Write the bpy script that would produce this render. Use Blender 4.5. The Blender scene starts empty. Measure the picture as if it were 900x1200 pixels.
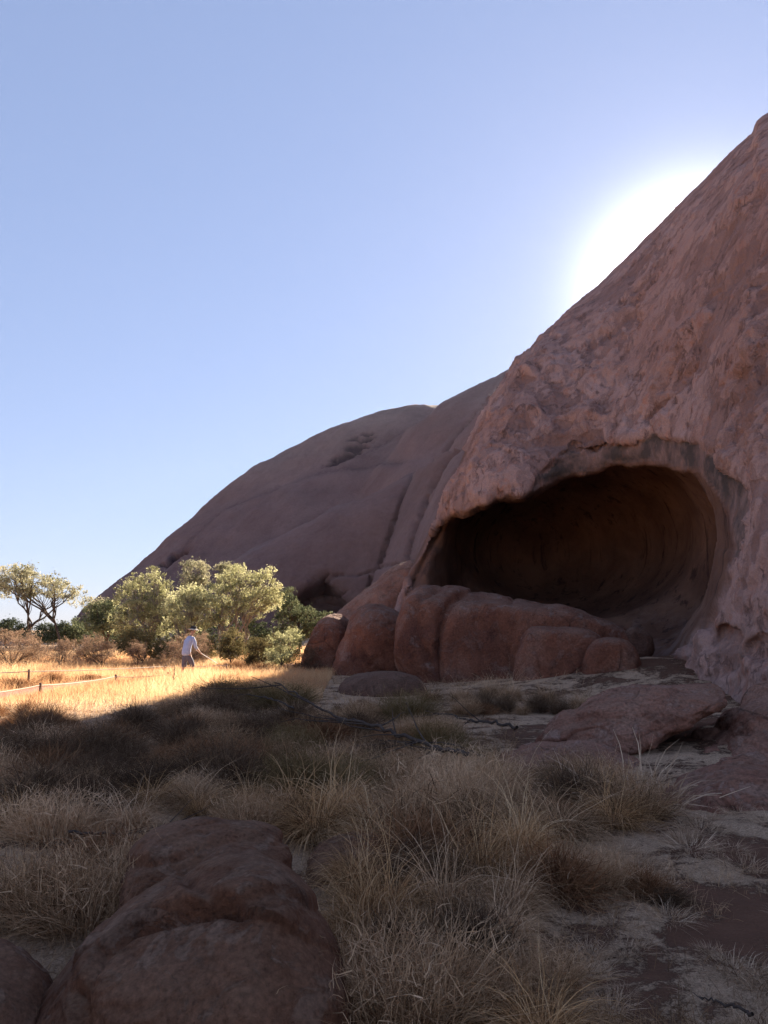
import bpy, math, random
import numpy as np
from mathutils import Vector, Matrix, Euler
R_ = math.radians
rng = np.random.default_rng(7)
random.seed(7)
scene = bpy.context.scene
COL = scene.collection
CAMZ = 1.7
F = 960.0
PITCH = math.atan((738-600)/F)
cp, sp = math.cos(PITCH), math.sin(PITCH)

# ------------------------------------------------------------------ pixels of the photograph <-> world directions
def ang(px, py):
    """azimuth (clockwise from +Y) and slope (rise over horizontal run) of the line of sight"""
    x = (np.asarray(px, float)-450)/F; yc = (600-np.asarray(py, float))/F
    dy = cp-sp*yc; dz = sp+cp*yc
    return np.arctan2(x, dy), dz/np.hypot(x, dy)
def P(px, py, r):
    th, m = ang(px, py)
    return np.array([r*math.sin(th), r*math.cos(th), CAMZ+r*m])

def proj(W):
    """photo pixel at which a world point appears"""
    y = W[:, 1]*cp+(W[:, 2]-CAMZ)*sp; z = -W[:, 1]*sp+(W[:, 2]-CAMZ)*cp
    y = np.maximum(y, .1)
    return 450+F*W[:, 0]/y, 600-F*z/y
def linedist(pts, U, W):
    """distance to a polyline and the side on which the point lies"""
    pts = np.asarray(pts, float); best = np.full(U.shape, 1e9); side = np.zeros(U.shape)
    for a, b in zip(pts[:-1], pts[1:]):
        e = b-a; wx = U-a[0]; wy = W-a[1]; t = np.clip((wx*e[0]+wy*e[1])/(e@e), 0, 1)
        d = np.hypot(wx-e[0]*t, wy-e[1]*t); s = np.sign(e[0]*wy-e[1]*wx)
        m = d < best; best = np.where(m, d, best); side = np.where(m, s, side)
    return best, side
def creases(W, lines, seed=0):
    """folds and cracks that run across a rock: (polyline in photo pixels, groove depth, groove width px, step, reach px)"""
    px, py = proj(W); px = px+2.5*fbm(W*.8, 2, seed+3)*0; out = np.zeros(len(W)); line = np.zeros(len(W))
    for pts, dep, wd, stp, reach in lines:
        d, s = linedist(pts, px, py)
        n1 = (.55+.45*vnoise(W*1.3, seed)) if dep > 0 else 1
        out += -dep*n1*np.exp(-(d/wd)**2)+stp*s*(1-np.exp(-d/wd))*np.exp(-d/reach)
        line = np.maximum(line, np.exp(-(d/wd)**2)*n1)
    return out, line
# ------------------------------------------------------------------ noise
def _h(ix, iy, iz, s):
    h = (ix*374761393 + iy*668265263 + iz*2147483647 + s*1274126177) & 0xffffffff
    h = ((h ^ (h >> 13))*1274126177) & 0xffffffff
    h = h ^ (h >> 16)
    return (h & 0xffff)/32767.5-1.0
def vnoise(p, seed=0):
    p = np.asarray(p, float)
    i = np.floor(p).astype(np.int64); f = p-i
    f = f*f*f*(f*(f*6-15)+10)
    out = 0
    for a in (0, 1):
        wx = f[..., 0] if a else 1-f[..., 0]
        for b in (0, 1):
            wy = f[..., 1] if b else 1-f[..., 1]
            for c in (0, 1):
                wz = f[..., 2] if c else 1-f[..., 2]
                out = out+wx*wy*wz*_h(i[..., 0]+a, i[..., 1]+b, i[..., 2]+c, seed)
    return out
def fbm(p, octv=4, seed=0, gain=.5):
    s = 0; a = 1; t = 0
    p = np.asarray(p, float)
    for o in range(octv):
        s = s+a*vnoise(p*(2.03**o)+o*17.3, seed+o); t += a; a *= gain
    return s/t*1.6
def cells(p, seed=0):
    p = np.asarray(p, float); i = np.floor(p).astype(np.int64)
    d1 = np.full(p.shape[0], 9.); d2 = d1.copy(); idv = d1*0
    for a in (-1, 0, 1):
        for b in (-1, 0, 1):
            for c in (-1, 0, 1):
                j = i+np.array([a, b, c])
                q = j+.5+.5*np.stack([_h(j[:, 0], j[:, 1], j[:, 2], seed+k) for k in range(3)], 1)
                d = np.linalg.norm(q-p, axis=1)
                rid = _h(j[:, 0], j[:, 1], j[:, 2], seed+9)
                m = d < d1
                d2 = np.where(m, d1, np.minimum(d2, d)); idv = np.where(m, rid, idv); d1 = np.where(m, d, d1)
    return d1, d2, idv
def sstep(a, b, x):
    t = np.clip((x-a)/(b-a), 0, 1); return t*t*(3-2*t)
def smax(a, b, k):
    h = np.clip(.5+.5*(a-b)/k, 0, 1)
    return b*(1-h)+a*h+k*h*(1-h)
def smin(a, b, k): return -smax(-a, -b, k)
def terrace(t, w=.18):
    fl = np.floor(t); return fl+sstep(.5-w, .5+w, t-fl)

# ------------------------------------------------------------------ mesh from arrays
def mesh_np(name, V, Fa, smooth=True, attrs=None, mats=None, midx=None):
    V = np.asarray(V, np.float32); me = bpy.data.meshes.new(name)
    if not isinstance(Fa, list): Fa = [Fa]
    Fa = [np.asarray(f, np.int32) for f in Fa if len(f)]
    nl = sum(f.size for f in Fa); npoly = sum(len(f) for f in Fa)
    me.vertices.add(len(V)); me.vertices.foreach_set('co', V.ravel())
    me.loops.add(nl); me.loops.foreach_set('vertex_index', np.concatenate([f.ravel() for f in Fa]))
    me.polygons.add(npoly)
    tot = np.concatenate([np.full(len(f), f.shape[1], np.int32) for f in Fa])
    me.polygons.foreach_set('loop_start', np.concatenate([[0], np.cumsum(tot)[:-1]]).astype(np.int32))
    me.polygons.foreach_set('loop_total', tot)
    if smooth: me.polygons.foreach_set('use_smooth', np.ones(npoly, bool))
    for k, v in (attrs or {}).items():
        v = np.asarray(v, np.float32)
        if v.ndim == 1:
            a = me.attributes.new(k, 'FLOAT', 'POINT'); a.data.foreach_set('value', v)
        else:
            a = me.attributes.new(k, 'FLOAT_COLOR', 'POINT')
            a.data.foreach_set('color', np.concatenate([v, np.ones((len(v), 1), np.float32)], 1).ravel())
    for m in (mats or []): me.materials.append(m)
    if midx is not None: me.polygons.foreach_set('material_index', np.asarray(midx, np.int32))
    me.update(calc_edges=True); me.validate()
    return me
def link(name, me, parent=None, loc=None, rot=None, scale=None, **props):
    o = bpy.data.objects.new(name, me); COL.objects.link(o)
    if parent is not None: o.parent = parent
    if loc is not None: o.location = loc
    if rot is not None: o.rotation_euler = rot
    if scale is not None: o.scale = scale if hasattr(scale, '__len__') else (scale,)*3
    for k, v in props.items(): o[k] = v
    return o
def empty(name, loc, label, cat, group=None, rotz=0):
    o = link(name, None, loc=loc, rot=(0, 0, rotz), label=label, category=cat)
    o.empty_display_size = .1
    if group: o['group'] = group
    return o

def surface_nets(f):
    s = f < 0
    sl = (slice(0, -1), slice(1, None))
    c = np.zeros([n-1 for n in f.shape], np.uint8)
    for a in (0, 1):
        for b in (0, 1):
            for d in (0, 1): c += s[sl[a], sl[b], sl[d]]
    ii = np.argwhere((c > 0) & (c < 8))
    idx = np.full(c.shape, -1, np.int32); idx[ii[:, 0], ii[:, 1], ii[:, 2]] = np.arange(len(ii))
    cor = [(a, b, d) for a in (0, 1) for b in (0, 1) for d in (0, 1)]
    val = {k: f[ii[:, 0]+k[0], ii[:, 1]+k[1], ii[:, 2]+k[2]] for k in cor}
    acc = np.zeros((len(ii), 3)); cnt = np.zeros(len(ii))
    for a in cor:
        for ax in range(3):
            if a[ax]: continue
            b = tuple(1 if i == ax else a[i] for i in range(3))
            fa, fb = val[a], val[b]
            m = (fa < 0) != (fb < 0)
            t = np.where(m, fa/np.where(m, fa-fb, 1), 0)
            p = np.array(a, float)[None]+t[:, None]*(np.array(b)-np.array(a))[None]
            acc += np.where(m[:, None], p, 0); cnt += m
    V = ii+acc/cnt[:, None]
    quads = []
    for ax in range(3):
        o1, o2 = [(1, 2), (2, 0), (0, 1)][ax]
        A = [slice(None)]*3; B = [slice(None)]*3
        A[ax] = slice(0, -1); B[ax] = slice(1, None)
        sa, sb = s[tuple(A)], s[tuple(B)]
        e = np.argwhere(sa != sb)
        ok = (e[:, o1] > 0) & (e[:, o2] > 0) & (e[:, o1] < f.shape[o1]-1) & (e[:, o2] < f.shape[o2]-1)
        e = e[ok]
        q = []
        for d1, d2 in ((-1, -1), (0, -1), (0, 0), (-1, 0)):
            cc = e.copy(); cc[:, o1] += d1; cc[:, o2] += d2
            q.append(idx[cc[:, 0], cc[:, 1], cc[:, 2]])
        q = np.stack(q, 1)
        neg = sa[e[:, 0], e[:, 1], e[:, 2]]
        q[~neg] = q[~neg][:, ::-1]
        quads.append(q)
    return V, np.concatenate(quads)
def vnormals(V, Q):
    a, b, c, d = [V[Q[:, k]] for k in range(4)]
    n = np.cross(c-a, d-b)
    N = np.zeros_like(V)
    for k in range(4):
        for ax in range(3): N[:, ax] += np.bincount(Q[:, k], n[:, ax], len(V))
    return N/np.maximum(np.linalg.norm(N, axis=1), 1e-9)[:, None]
def polydist(pts, U, W):
    """signed distance (negative inside) from every (U, W) to the closed polygon"""
    pts = np.asarray(pts, float); best = np.full(U.shape, 1e9); ins = np.zeros(U.shape, bool)
    for i in range(len(pts)):
        a = pts[i]; b = pts[(i+1) % len(pts)]
        e = b-a; wx = U-a[0]; wy = W-a[1]
        t = np.clip((wx*e[0]+wy*e[1])/max(e@e, 1e-12), 0, 1)
        best = np.minimum(best, np.hypot(wx-e[0]*t, wy-e[1]*t))
        cond = (a[1] > W) != (b[1] > W)
        xi = a[0]+(W-a[1])*e[0]/(e[1] if abs(e[1]) > 1e-12 else 1e-12)
        ins ^= cond & (U < xi)
    return np.where(ins, -best, best)
def chaikin(pts, n=2, closed=True):
    pts = np.asarray(pts, float)
    for _ in range(n):
        nx = np.roll(pts, -1, 0)
        q = np.empty((2*len(pts), 2)); q[0::2] = .75*pts+.25*nx; q[1::2] = .25*pts+.75*nx
        pts = q
    return pts

# ------------------------------------------------------------------ terrain
def T(x, y):
    x = np.asarray(x, float); y = np.asarray(y, float)
    p = np.stack([x, y, x*0], -1)
    r = np.hypot(x, y)
    z = .10*fbm(p*.16, 3, 3)+.035*fbm(p*.9, 3, 5)
    z = z*sstep(2, 9, r)*(1-.6*sstep(40, 120, r))
    z = z + 1.0*np.exp(-((x-8.2)/4.2)**2-((y-22.)/4.0)**2)
    z = z + .35*np.exp(-((x-6.5)/3.0)**2-((y-13.)/3.5)**2)
    z = z*(1-.8*np.exp(-((x+13)/6.)**2-((y-24)/7.)**2))
    return z
def G(px, py, dz=0):
    """ground point seen at a pixel"""
    th, m = ang(px, py)
    rr = np.exp(np.linspace(math.log(1.5), math.log(900), 1500))
    hit = CAMZ+rr*m <= T(rr*np.sin(th), rr*np.cos(th))+dz
    r = rr[int(np.argmax(hit))] if hit.any() else 900.
    return np.array([r*math.sin(th), r*math.cos(th), float(T(r*math.sin(th), r*math.cos(th)))])

# ------------------------------------------------------------------ materials
class NT:
    def __init__(s, name):
        s.m = bpy.data.materials.new(name); s.m.use_nodes = True
        s.t = s.m.node_tree; s.t.nodes.clear()
        s.out = s.n('ShaderNodeOutputMaterial')
    def n(s, typ, **kw):
        nd = s.t.nodes.new(typ)
        for k, v in kw.items():
            if k in nd.inputs or isinstance(k, int): nd.inputs[k].default_value = v
            else: setattr(nd, k, v)
        return nd
    def l(s, a, b): s.t.links.new(a, b)
    def val(s, nd, inp, v):
        if hasattr(v, 'is_output') or isinstance(v, bpy.types.NodeSocket): s.l(v, nd.inputs[inp])
        else: nd.inputs[inp].default_value = v
    def noise(s, vec, scale, detail=4, rough=.55, dist=0, out='Fac'):
        nd = s.n('ShaderNodeTexNoise'); nd.inputs['Scale'].default_value = scale
        nd.inputs['Detail'].default_value = detail; nd.inputs['Roughness'].default_value = rough
        nd.inputs['Distortion'].default_value = dist
        s.l(vec, nd.inputs['Vector']); return nd.outputs[out]
    def ramp(s, fac, stops, interp='LINEAR'):
        nd = s.n('ShaderNodeValToRGB'); r = nd.color_ramp; r.interpolation = interp
        while len(r.elements) < len(stops): r.elements.new(.5)
        for e, (p, c) in zip(r.elements, stops):
            e.position = p; e.color = (*c, 1) if len(c) == 3 else c
        s.l(fac, nd.inputs[0]); return nd.outputs[0]
    def mix(s, fac, a, b, mode='MIX'):
        nd = s.n('ShaderNodeMix'); nd.data_type = 'RGBA'; nd.blend_type = mode
        for i, v in ((0, fac), (6, a), (7, b)):
            if isinstance(v, bpy.types.NodeSocket): s.l(v, nd.inputs[i])
            else: nd.inputs[i].default_value = (*v, 1) if isinstance(v, tuple) and len(v) == 3 else v
        return nd.outputs[2]
    def math(s, op, a, b=0., clamp=False):
        nd = s.n('ShaderNodeMath'); nd.operation = op; nd.use_clamp = clamp
        for i, v in ((0, a), (1, b)):
            if isinstance(v, bpy.types.NodeSocket): s.l(v, nd.inputs[i])
            else: nd.inputs[i].default_value = v
        return nd.outputs[0]
    def mapping(s, vec, scale=(1, 1, 1), rot=(0, 0, 0)):
        nd = s.n('ShaderNodeMapping'); nd.inputs['Scale'].default_value = scale
        nd.inputs['Rotation'].default_value = rot
        s.l(vec, nd.inputs['Vector']); return nd.outputs[0]
    def attr(s, name, out='Fac'):
        nd = s.n('ShaderNodeAttribute'); nd.attribute_name = name; return nd.outputs[out]
    def pos(s): return s.n('ShaderNodeNewGeometry').outputs['Position']
    def objc(s): return s.n('ShaderNodeTexCoord').outputs['Object']
    def rnd(s): return s.n('ShaderNodeObjectInfo').outputs['Random']
    def bump(s, h, strength=.5, dist=.05, normal=None):
        nd = s.n('ShaderNodeBump'); nd.inputs['Strength'].default_value = strength
        nd.inputs['Distance'].default_value = dist; s.l(h, nd.inputs['Height'])
        if normal is not None: s.l(normal, nd.inputs['Normal'])
        return nd.outputs[0]
    def bsdf(s, col, rough=.9, normal=None, spec=.2):
        nd = s.n('ShaderNodeBsdfPrincipled')
        s.val(nd, 'Base Color', col if isinstance(col, bpy.types.NodeSocket) else (*col, 1))
        s.val(nd, 'Roughness', rough); nd.inputs['Specular IOR Level'].default_value = spec
        if normal is not None: s.l(normal, nd.inputs['Normal'])
        s.l(nd.outputs[0], s.out.inputs[0]); return nd
    def leaf(s, col, trans=.4, normal=None):
        d = s.n('ShaderNodeBsdfDiffuse'); t = s.n('ShaderNodeBsdfTranslucent'); x = s.n('ShaderNodeMixShader')
        x.inputs[0].default_value = trans
        s.val(d, 0, col if isinstance(col, bpy.types.NodeSocket) else (*col, 1)); s.val(t, 0, col if isinstance(col, bpy.types.NodeSocket) else (*col, 1))
        s.l(d.outputs[0], x.inputs[1]); s.l(t.outputs[0], x.inputs[2]); s.l(x.outputs[0], s.out.inputs[0])
# ------------------------------------------------------------------ rock materials
def cliff_material():
    k = NT('cliff_rock'); p = k.objc()
    ps = k.mapping(p, (1, 1, .55), (0, R_(28), 0))
    big = k.noise(p, .22, 5, .6, .4)
    base = k.ramp(big, [(.30, (.33, .178, .138)), (.50, (.40, .238, .192)), (.70, (.46, .295, .25))])
    patch = k.noise(ps, 1.5, 8, .66, 1.0)
    pm = k.ramp(patch, [(.50, (0, 0, 0)), (.55, (1, 1, 1))])
    col = k.mix(k.math('MULTIPLY', pm, .35), base, (.17, .095, .078))
    red = k.noise(ps, 2.6, 6, .65, .8)
    rm = k.ramp(red, [(.56, (0, 0, 0)), (.62, (1, 1, 1))])
    col = k.mix(k.math('MULTIPLY', rm, .5), col, (.40, .17, .11))
    fine = k.noise(p, 22, 6, .7)
    col = k.mix(.35, col, k.ramp(fine, [(.3, (.25, .25, .25)), (.7, (.85, .85, .85))]), 'OVERLAY')
    spa = k.math('ADD', k.attr('spall'), k.math('MULTIPLY', k.math('SUBTRACT', k.noise(ps, 4., 6, .7), .5), .5))
    col = k.mix(k.math('MULTIPLY', k.ramp(spa, [(.60, (0, 0, 0)), (.66, (1, 1, 1))]), .50), col, (.22, .12, .095))
    # grey smooth rim round the hollow, mineral streaks and a darker brown inside it
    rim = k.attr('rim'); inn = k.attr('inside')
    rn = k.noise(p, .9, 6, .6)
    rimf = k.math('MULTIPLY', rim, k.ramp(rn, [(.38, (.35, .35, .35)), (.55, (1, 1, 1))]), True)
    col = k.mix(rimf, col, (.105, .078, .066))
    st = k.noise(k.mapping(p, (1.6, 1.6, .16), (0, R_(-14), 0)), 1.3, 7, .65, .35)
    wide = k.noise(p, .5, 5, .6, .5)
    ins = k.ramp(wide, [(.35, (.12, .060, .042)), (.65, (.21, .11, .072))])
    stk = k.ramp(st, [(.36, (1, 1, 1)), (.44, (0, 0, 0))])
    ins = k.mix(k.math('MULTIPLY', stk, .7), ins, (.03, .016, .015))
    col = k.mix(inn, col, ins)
    moss = k.math('MULTIPLY', k.attr('pale'), k.ramp(k.noise(p, 1.1, 6, .6), [(.42, (0, 0, 0)), (.60, (1, 1, 1))]))
    col = k.mix(k.math('MULTIPLY', moss, .35), col, (.33, .24, .21))
    # bump
    b1 = k.math('MULTIPLY', k.noise(ps, 3.4, 9, .68, .6), k.math('SUBTRACT', 1., k.math('MULTIPLY', inn, .8)))
    vo = k.n('ShaderNodeTexVoronoi'); vo.feature = 'F1'; vo.inputs['Scale'].default_value = 1.8
    k.l(k.mix(.16, ps, k.noise(p, 2., 4, .6, 0, 'Color')), vo.inputs['Vector'])
    cr = k.n('ShaderNodeTexNoise'); cr.inputs['Scale'].default_value = 2.2; cr.inputs['Detail'].default_value = 6
    k.l(ps, cr.inputs['Vector'])
    crack = k.ramp(k.math('ABSOLUTE', k.math('SUBTRACT', cr.outputs[0], .5)), [(0., (0, 0, 0)), (.03, (1, 1, 1))])
    h = k.math('ADD', k.math('MULTIPLY', b1, .7), k.math('MULTIPLY', vo.outputs['Distance'], .10))
    h = k.math('SUBTRACT', h, k.math('MULTIPLY', k.ramp(spa, [(.60, (0, 0, 0)), (.64, (1, 1, 1))]), .30))
    # flakes: stretched plates with lifted edges, here and there
    fv = k.n('ShaderNodeTexVoronoi'); fv.feature = 'F1'; fv.inputs['Scale'].default_value = 1.25
    fm = k.n('ShaderNodeVectorMath'); fm.operation = 'ADD'; k.l(k.mapping(p, (1, 1, .5), (0, R_(30), 0)), fm.inputs[0])
    fs = k.n('ShaderNodeVectorMath'); fs.operation = 'SCALE'; fs.inputs['Scale'].default_value = .9; k.l(k.noise(p, 1.3, 5, .62, 0, 'Color'), fs.inputs[0]); k.l(fs.outputs[0], fm.inputs[1])
    k.l(fm.outputs[0], fv.inputs['Vector'])
    sepc = k.n('ShaderNodeSeparateColor'); k.l(fv.outputs['Color'], sepc.inputs[0])
    fk = k.math('MULTIPLY', sepc.outputs[0], k.math('SUBTRACT', 1., k.math('MULTIPLY', k.math('ADD', inn, rim, True), .85)))
    h = k.math('ADD', h, k.math('MULTIPLY', fk, .25))
    cl = k.n('ShaderNodeTexNoise'); cl.inputs['Scale'].default_value = 1.6; cl.inputs['Detail'].default_value = 7; cl.inputs['Roughness'].default_value = .6
    k.l(k.mapping(p, (1, 1, .38), (0, R_(34), 0)), cl.inputs['Vector'])
    cmask = k.math('MULTIPLY', k.ramp(k.math('ABSOLUTE', k.math('SUBTRACT', cl.outputs[0], .5)), [(0., (1, 1, 1)), (.024, (0, 0, 0))]), k.ramp(k.noise(p, .9, 4, .6), [(.50, (0, 0, 0)), (.58, (1, 1, 1))]))
    cmask = k.math('MULTIPLY', cmask, k.math('SUBTRACT', 1., k.math('ADD', inn, rim, True)))
    col = k.mix(k.math('MULTIPLY', cmask, .45), col, (.09, .045, .036)); h = k.math('SUBTRACT', h, k.math('MULTIPLY', cmask, .5))
    h = k.math('ADD', h, k.math('MULTIPLY', pm, -.10))
    h = k.math('ADD', h, k.math('MULTIPLY', crack, .05))
    h = k.math('ADD', h, k.math('MULTIPLY', fine, .12))
    k.bsdf(col, .92, k.bump(h, .68, .30), .12)
    return k.m
def boulder_material(name, c0, c1, c2, scale=1., pale=(.30, .22, .19), pamt=.5, bump=.6, crack=.75):
    k = NT(name); p = k.objc(); rv = k.rnd()
    off = k.n('ShaderNodeVectorMath'); off.operation = 'ADD'; k.l(p, off.inputs[0])
    comb = k.n('ShaderNodeCombineXYZ')
    for i in range(3): k.l(k.math('MULTIPLY', rv, 13.+7*i), comb.inputs[i])
    k.l(comb.outputs[0], off.inputs[1]); p = off.outputs[0]
    n1 = k.noise(p, .9*scale, 6, .6, .5)
    col = k.ramp(n1, [(.32, c0), (.5, c1), (.68, c2)])
    n2 = k.noise(p, 2.1*scale, 8, .68, 1.2)
    pm = k.ramp(n2, [(.54, (0, 0, 0)), (.585, (1, 1, 1))])
    geo = k.n('ShaderNodeNewGeometry'); sx = k.n('ShaderNodeSeparateXYZ'); k.l(geo.outputs['Normal'], sx.inputs[0])
    up = k.ramp(sx.outputs[2], [(.2, (.25, .25, .25)), (.8, (1, 1, 1))])
    col = k.mix(k.math('MULTIPLY', k.math('MULTIPLY', pm, up), pamt), col, pale)
    n3 = k.noise(p, 1.5*scale, 7, .7, .6)
    dm = k.ramp(n3, [(.55, (0, 0, 0)), (.66, (1, 1, 1))])
    col = k.mix(k.math('MULTIPLY', dm, .6), col, tuple(v*.38 for v in c0))
    vc = k.n('ShaderNodeTexVoronoi'); vc.feature = 'DISTANCE_TO_EDGE'; vc.inputs['Scale'].default_value = .75*scale
    k.l(k.mix(.22, p, k.noise(p, 1.6*scale, 5, .6, 0, 'Color')), vc.inputs['Vector'])
    ck = k.ramp(vc.outputs['Distance'], [(0., (1, 1, 1)), (.016, (0, 0, 0))])
    ck = k.math('MULTIPLY', ck, k.ramp(k.noise(p, .7*scale, 3), [(.45, (0, 0, 0)), (.55, (1, 1, 1))]))
    col = k.mix(k.math('MULTIPLY', ck, crack), col, (.03, .017, .014))
    fine = k.noise(p, 26*scale, 6, .72)
    dust = k.math('MULTIPLY', k.ramp(sx.outputs[2], [(.45, (0, 0, 0)), (.95, (1, 1, 1))]), k.ramp(k.noise(p, 2.4*scale, 7, .7), [(.35, (.15, .15, .15)), (.62, (.75, .75, .75))]))
    col = k.mix(dust, col, tuple(v*q for v, q in zip(pale, (.82, .68, .58))))
    pit = k.n('ShaderNodeTexVoronoi'); pit.inputs['Scale'].default_value = 17*scale; k.l(k.mix(.06, p, k.noise(p, 9*scale, 4, .6, 0, 'Color')), pit.inputs['Vector'])
    pitm = k.math('MULTIPLY', k.ramp(pit.outputs['Distance'], [(.12, (1, 1, 1)), (.34, (0, 0, 0))]), k.ramp(k.noise(p, 1.8*scale, 4, .6), [(.48, (0, 0, 0)), (.6, (1, 1, 1))]))
    col = k.mix(k.math('MULTIPLY', pitm, .45), col, tuple(v*.4 for v in c0))
    col = k.mix(.6, col, k.ramp(fine, [(.3, (.18, .18, .18)), (.7, (.88, .88, .88))]), 'OVERLAY')
    h = k.math('ADD', k.math('MULTIPLY', k.noise(p, 3.5*scale, 10, .7, .5), 1.), k.math('MULTIPLY', pm, .12))
    h = k.math('ADD', h, k.math('MULTIPLY', fine, .22)); h = k.math('SUBTRACT', h, k.math('ADD', k.math('MULTIPLY', ck, .6*crack), k.math('MULTIPLY', pitm, .12)))
    k.bsdf(col, .93, k.bump(h, bump, .16/scale), .12)
    return k.m
def hill_material():
    k = NT('hill_rock'); p = k.objc()
    n1 = k.noise(p, .028, 6, .6, .4)
    col = k.ramp(n1, [(.3, (.15, .085, .072)), (.5, (.19, .112, .095)), (.7, (.23, .14, .12))])
    stn = k.noise(k.mapping(p, (.10, .10, .012), (0, R_(-20), 0)), 1.6, 7, .65, .3)
    col = k.mix(k.math('MULTIPLY', k.ramp(stn, [(.5, (0, 0, 0)), (.66, (1, 1, 1))]), .30), col, (.11, .06, .052))
    col = k.mix(k.attr('pit'), col, (.05, .026, .026))  # pits; the fold lines share this dark colour as painted crease shade
    f = k.noise(p, .9, 8, .7)
    col = k.mix(.3, col, k.ramp(f, [(.3, (.3, .3, .3)), (.7, (.75, .75, .75))]), 'OVERLAY')
    k.bsdf(col, .95, k.bump(k.math('ADD', k.noise(p, .35, 9, .68), k.math('MULTIPLY', stn, .5)), .6, 1.2), .1)
    return k.m
M_cliff = cliff_material(); M_hill = hill_material()

# ------------------------------------------------------------------ lobes of bedrock in plan: foot range, crest range, skyline
def skyline(pts):
    pts = np.array(pts, float); th, m = ang(pts[:, 0], pts[:, 1]); return th, m
def interp_ext(x, xp, fp, edge=None):
    y = np.interp(x, xp, fp)
    if edge is not None:
        y = np.where(x < xp[0], fp[0]-(xp[0]-x)*edge[0], y)
        y = np.where(x > xp[-1], fp[-1]-(x-xp[-1])*edge[1], y)
    return y
def pxth(px): return float(ang(px, 700)[0])
def lobe(TH, RR, sky, R0, Rs, n=4., back=1.6, edge=(8, 0), base=-2.):
    th, m = skyline(sky)
    E = interp_ext(TH, th, m, edge)
    k = np.ones(7)/7
    E = np.convolve(np.pad(E, 3, 'edge'), k, 'valid')
    r0 = np.interp(TH, [pxth(a) for a, b in R0], [b for a, b in R0])[:, None]
    rs = np.interp(TH, [pxth(a) for a, b in Rs], [b for a, b in Rs])[:, None]
    s = (RR[None]-r0)/(rs-r0)
    q = np.where(s < 1, 1-np.maximum(1-s, 0)**n, 1-((s-1)/back)**2)
    q = np.maximum(np.where(s < 0, s*n, q), -3)
    A = CAMZ-base+RR[None]*E[:, None]
    return base+np.where(A > 0, A*q, A*np.clip(np.abs(q), .3, 1))

def mapped(V, axes): return [np.interp(V[:, i], np.arange(len(axes[i])), axes[i]) for i in range(3)]

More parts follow.
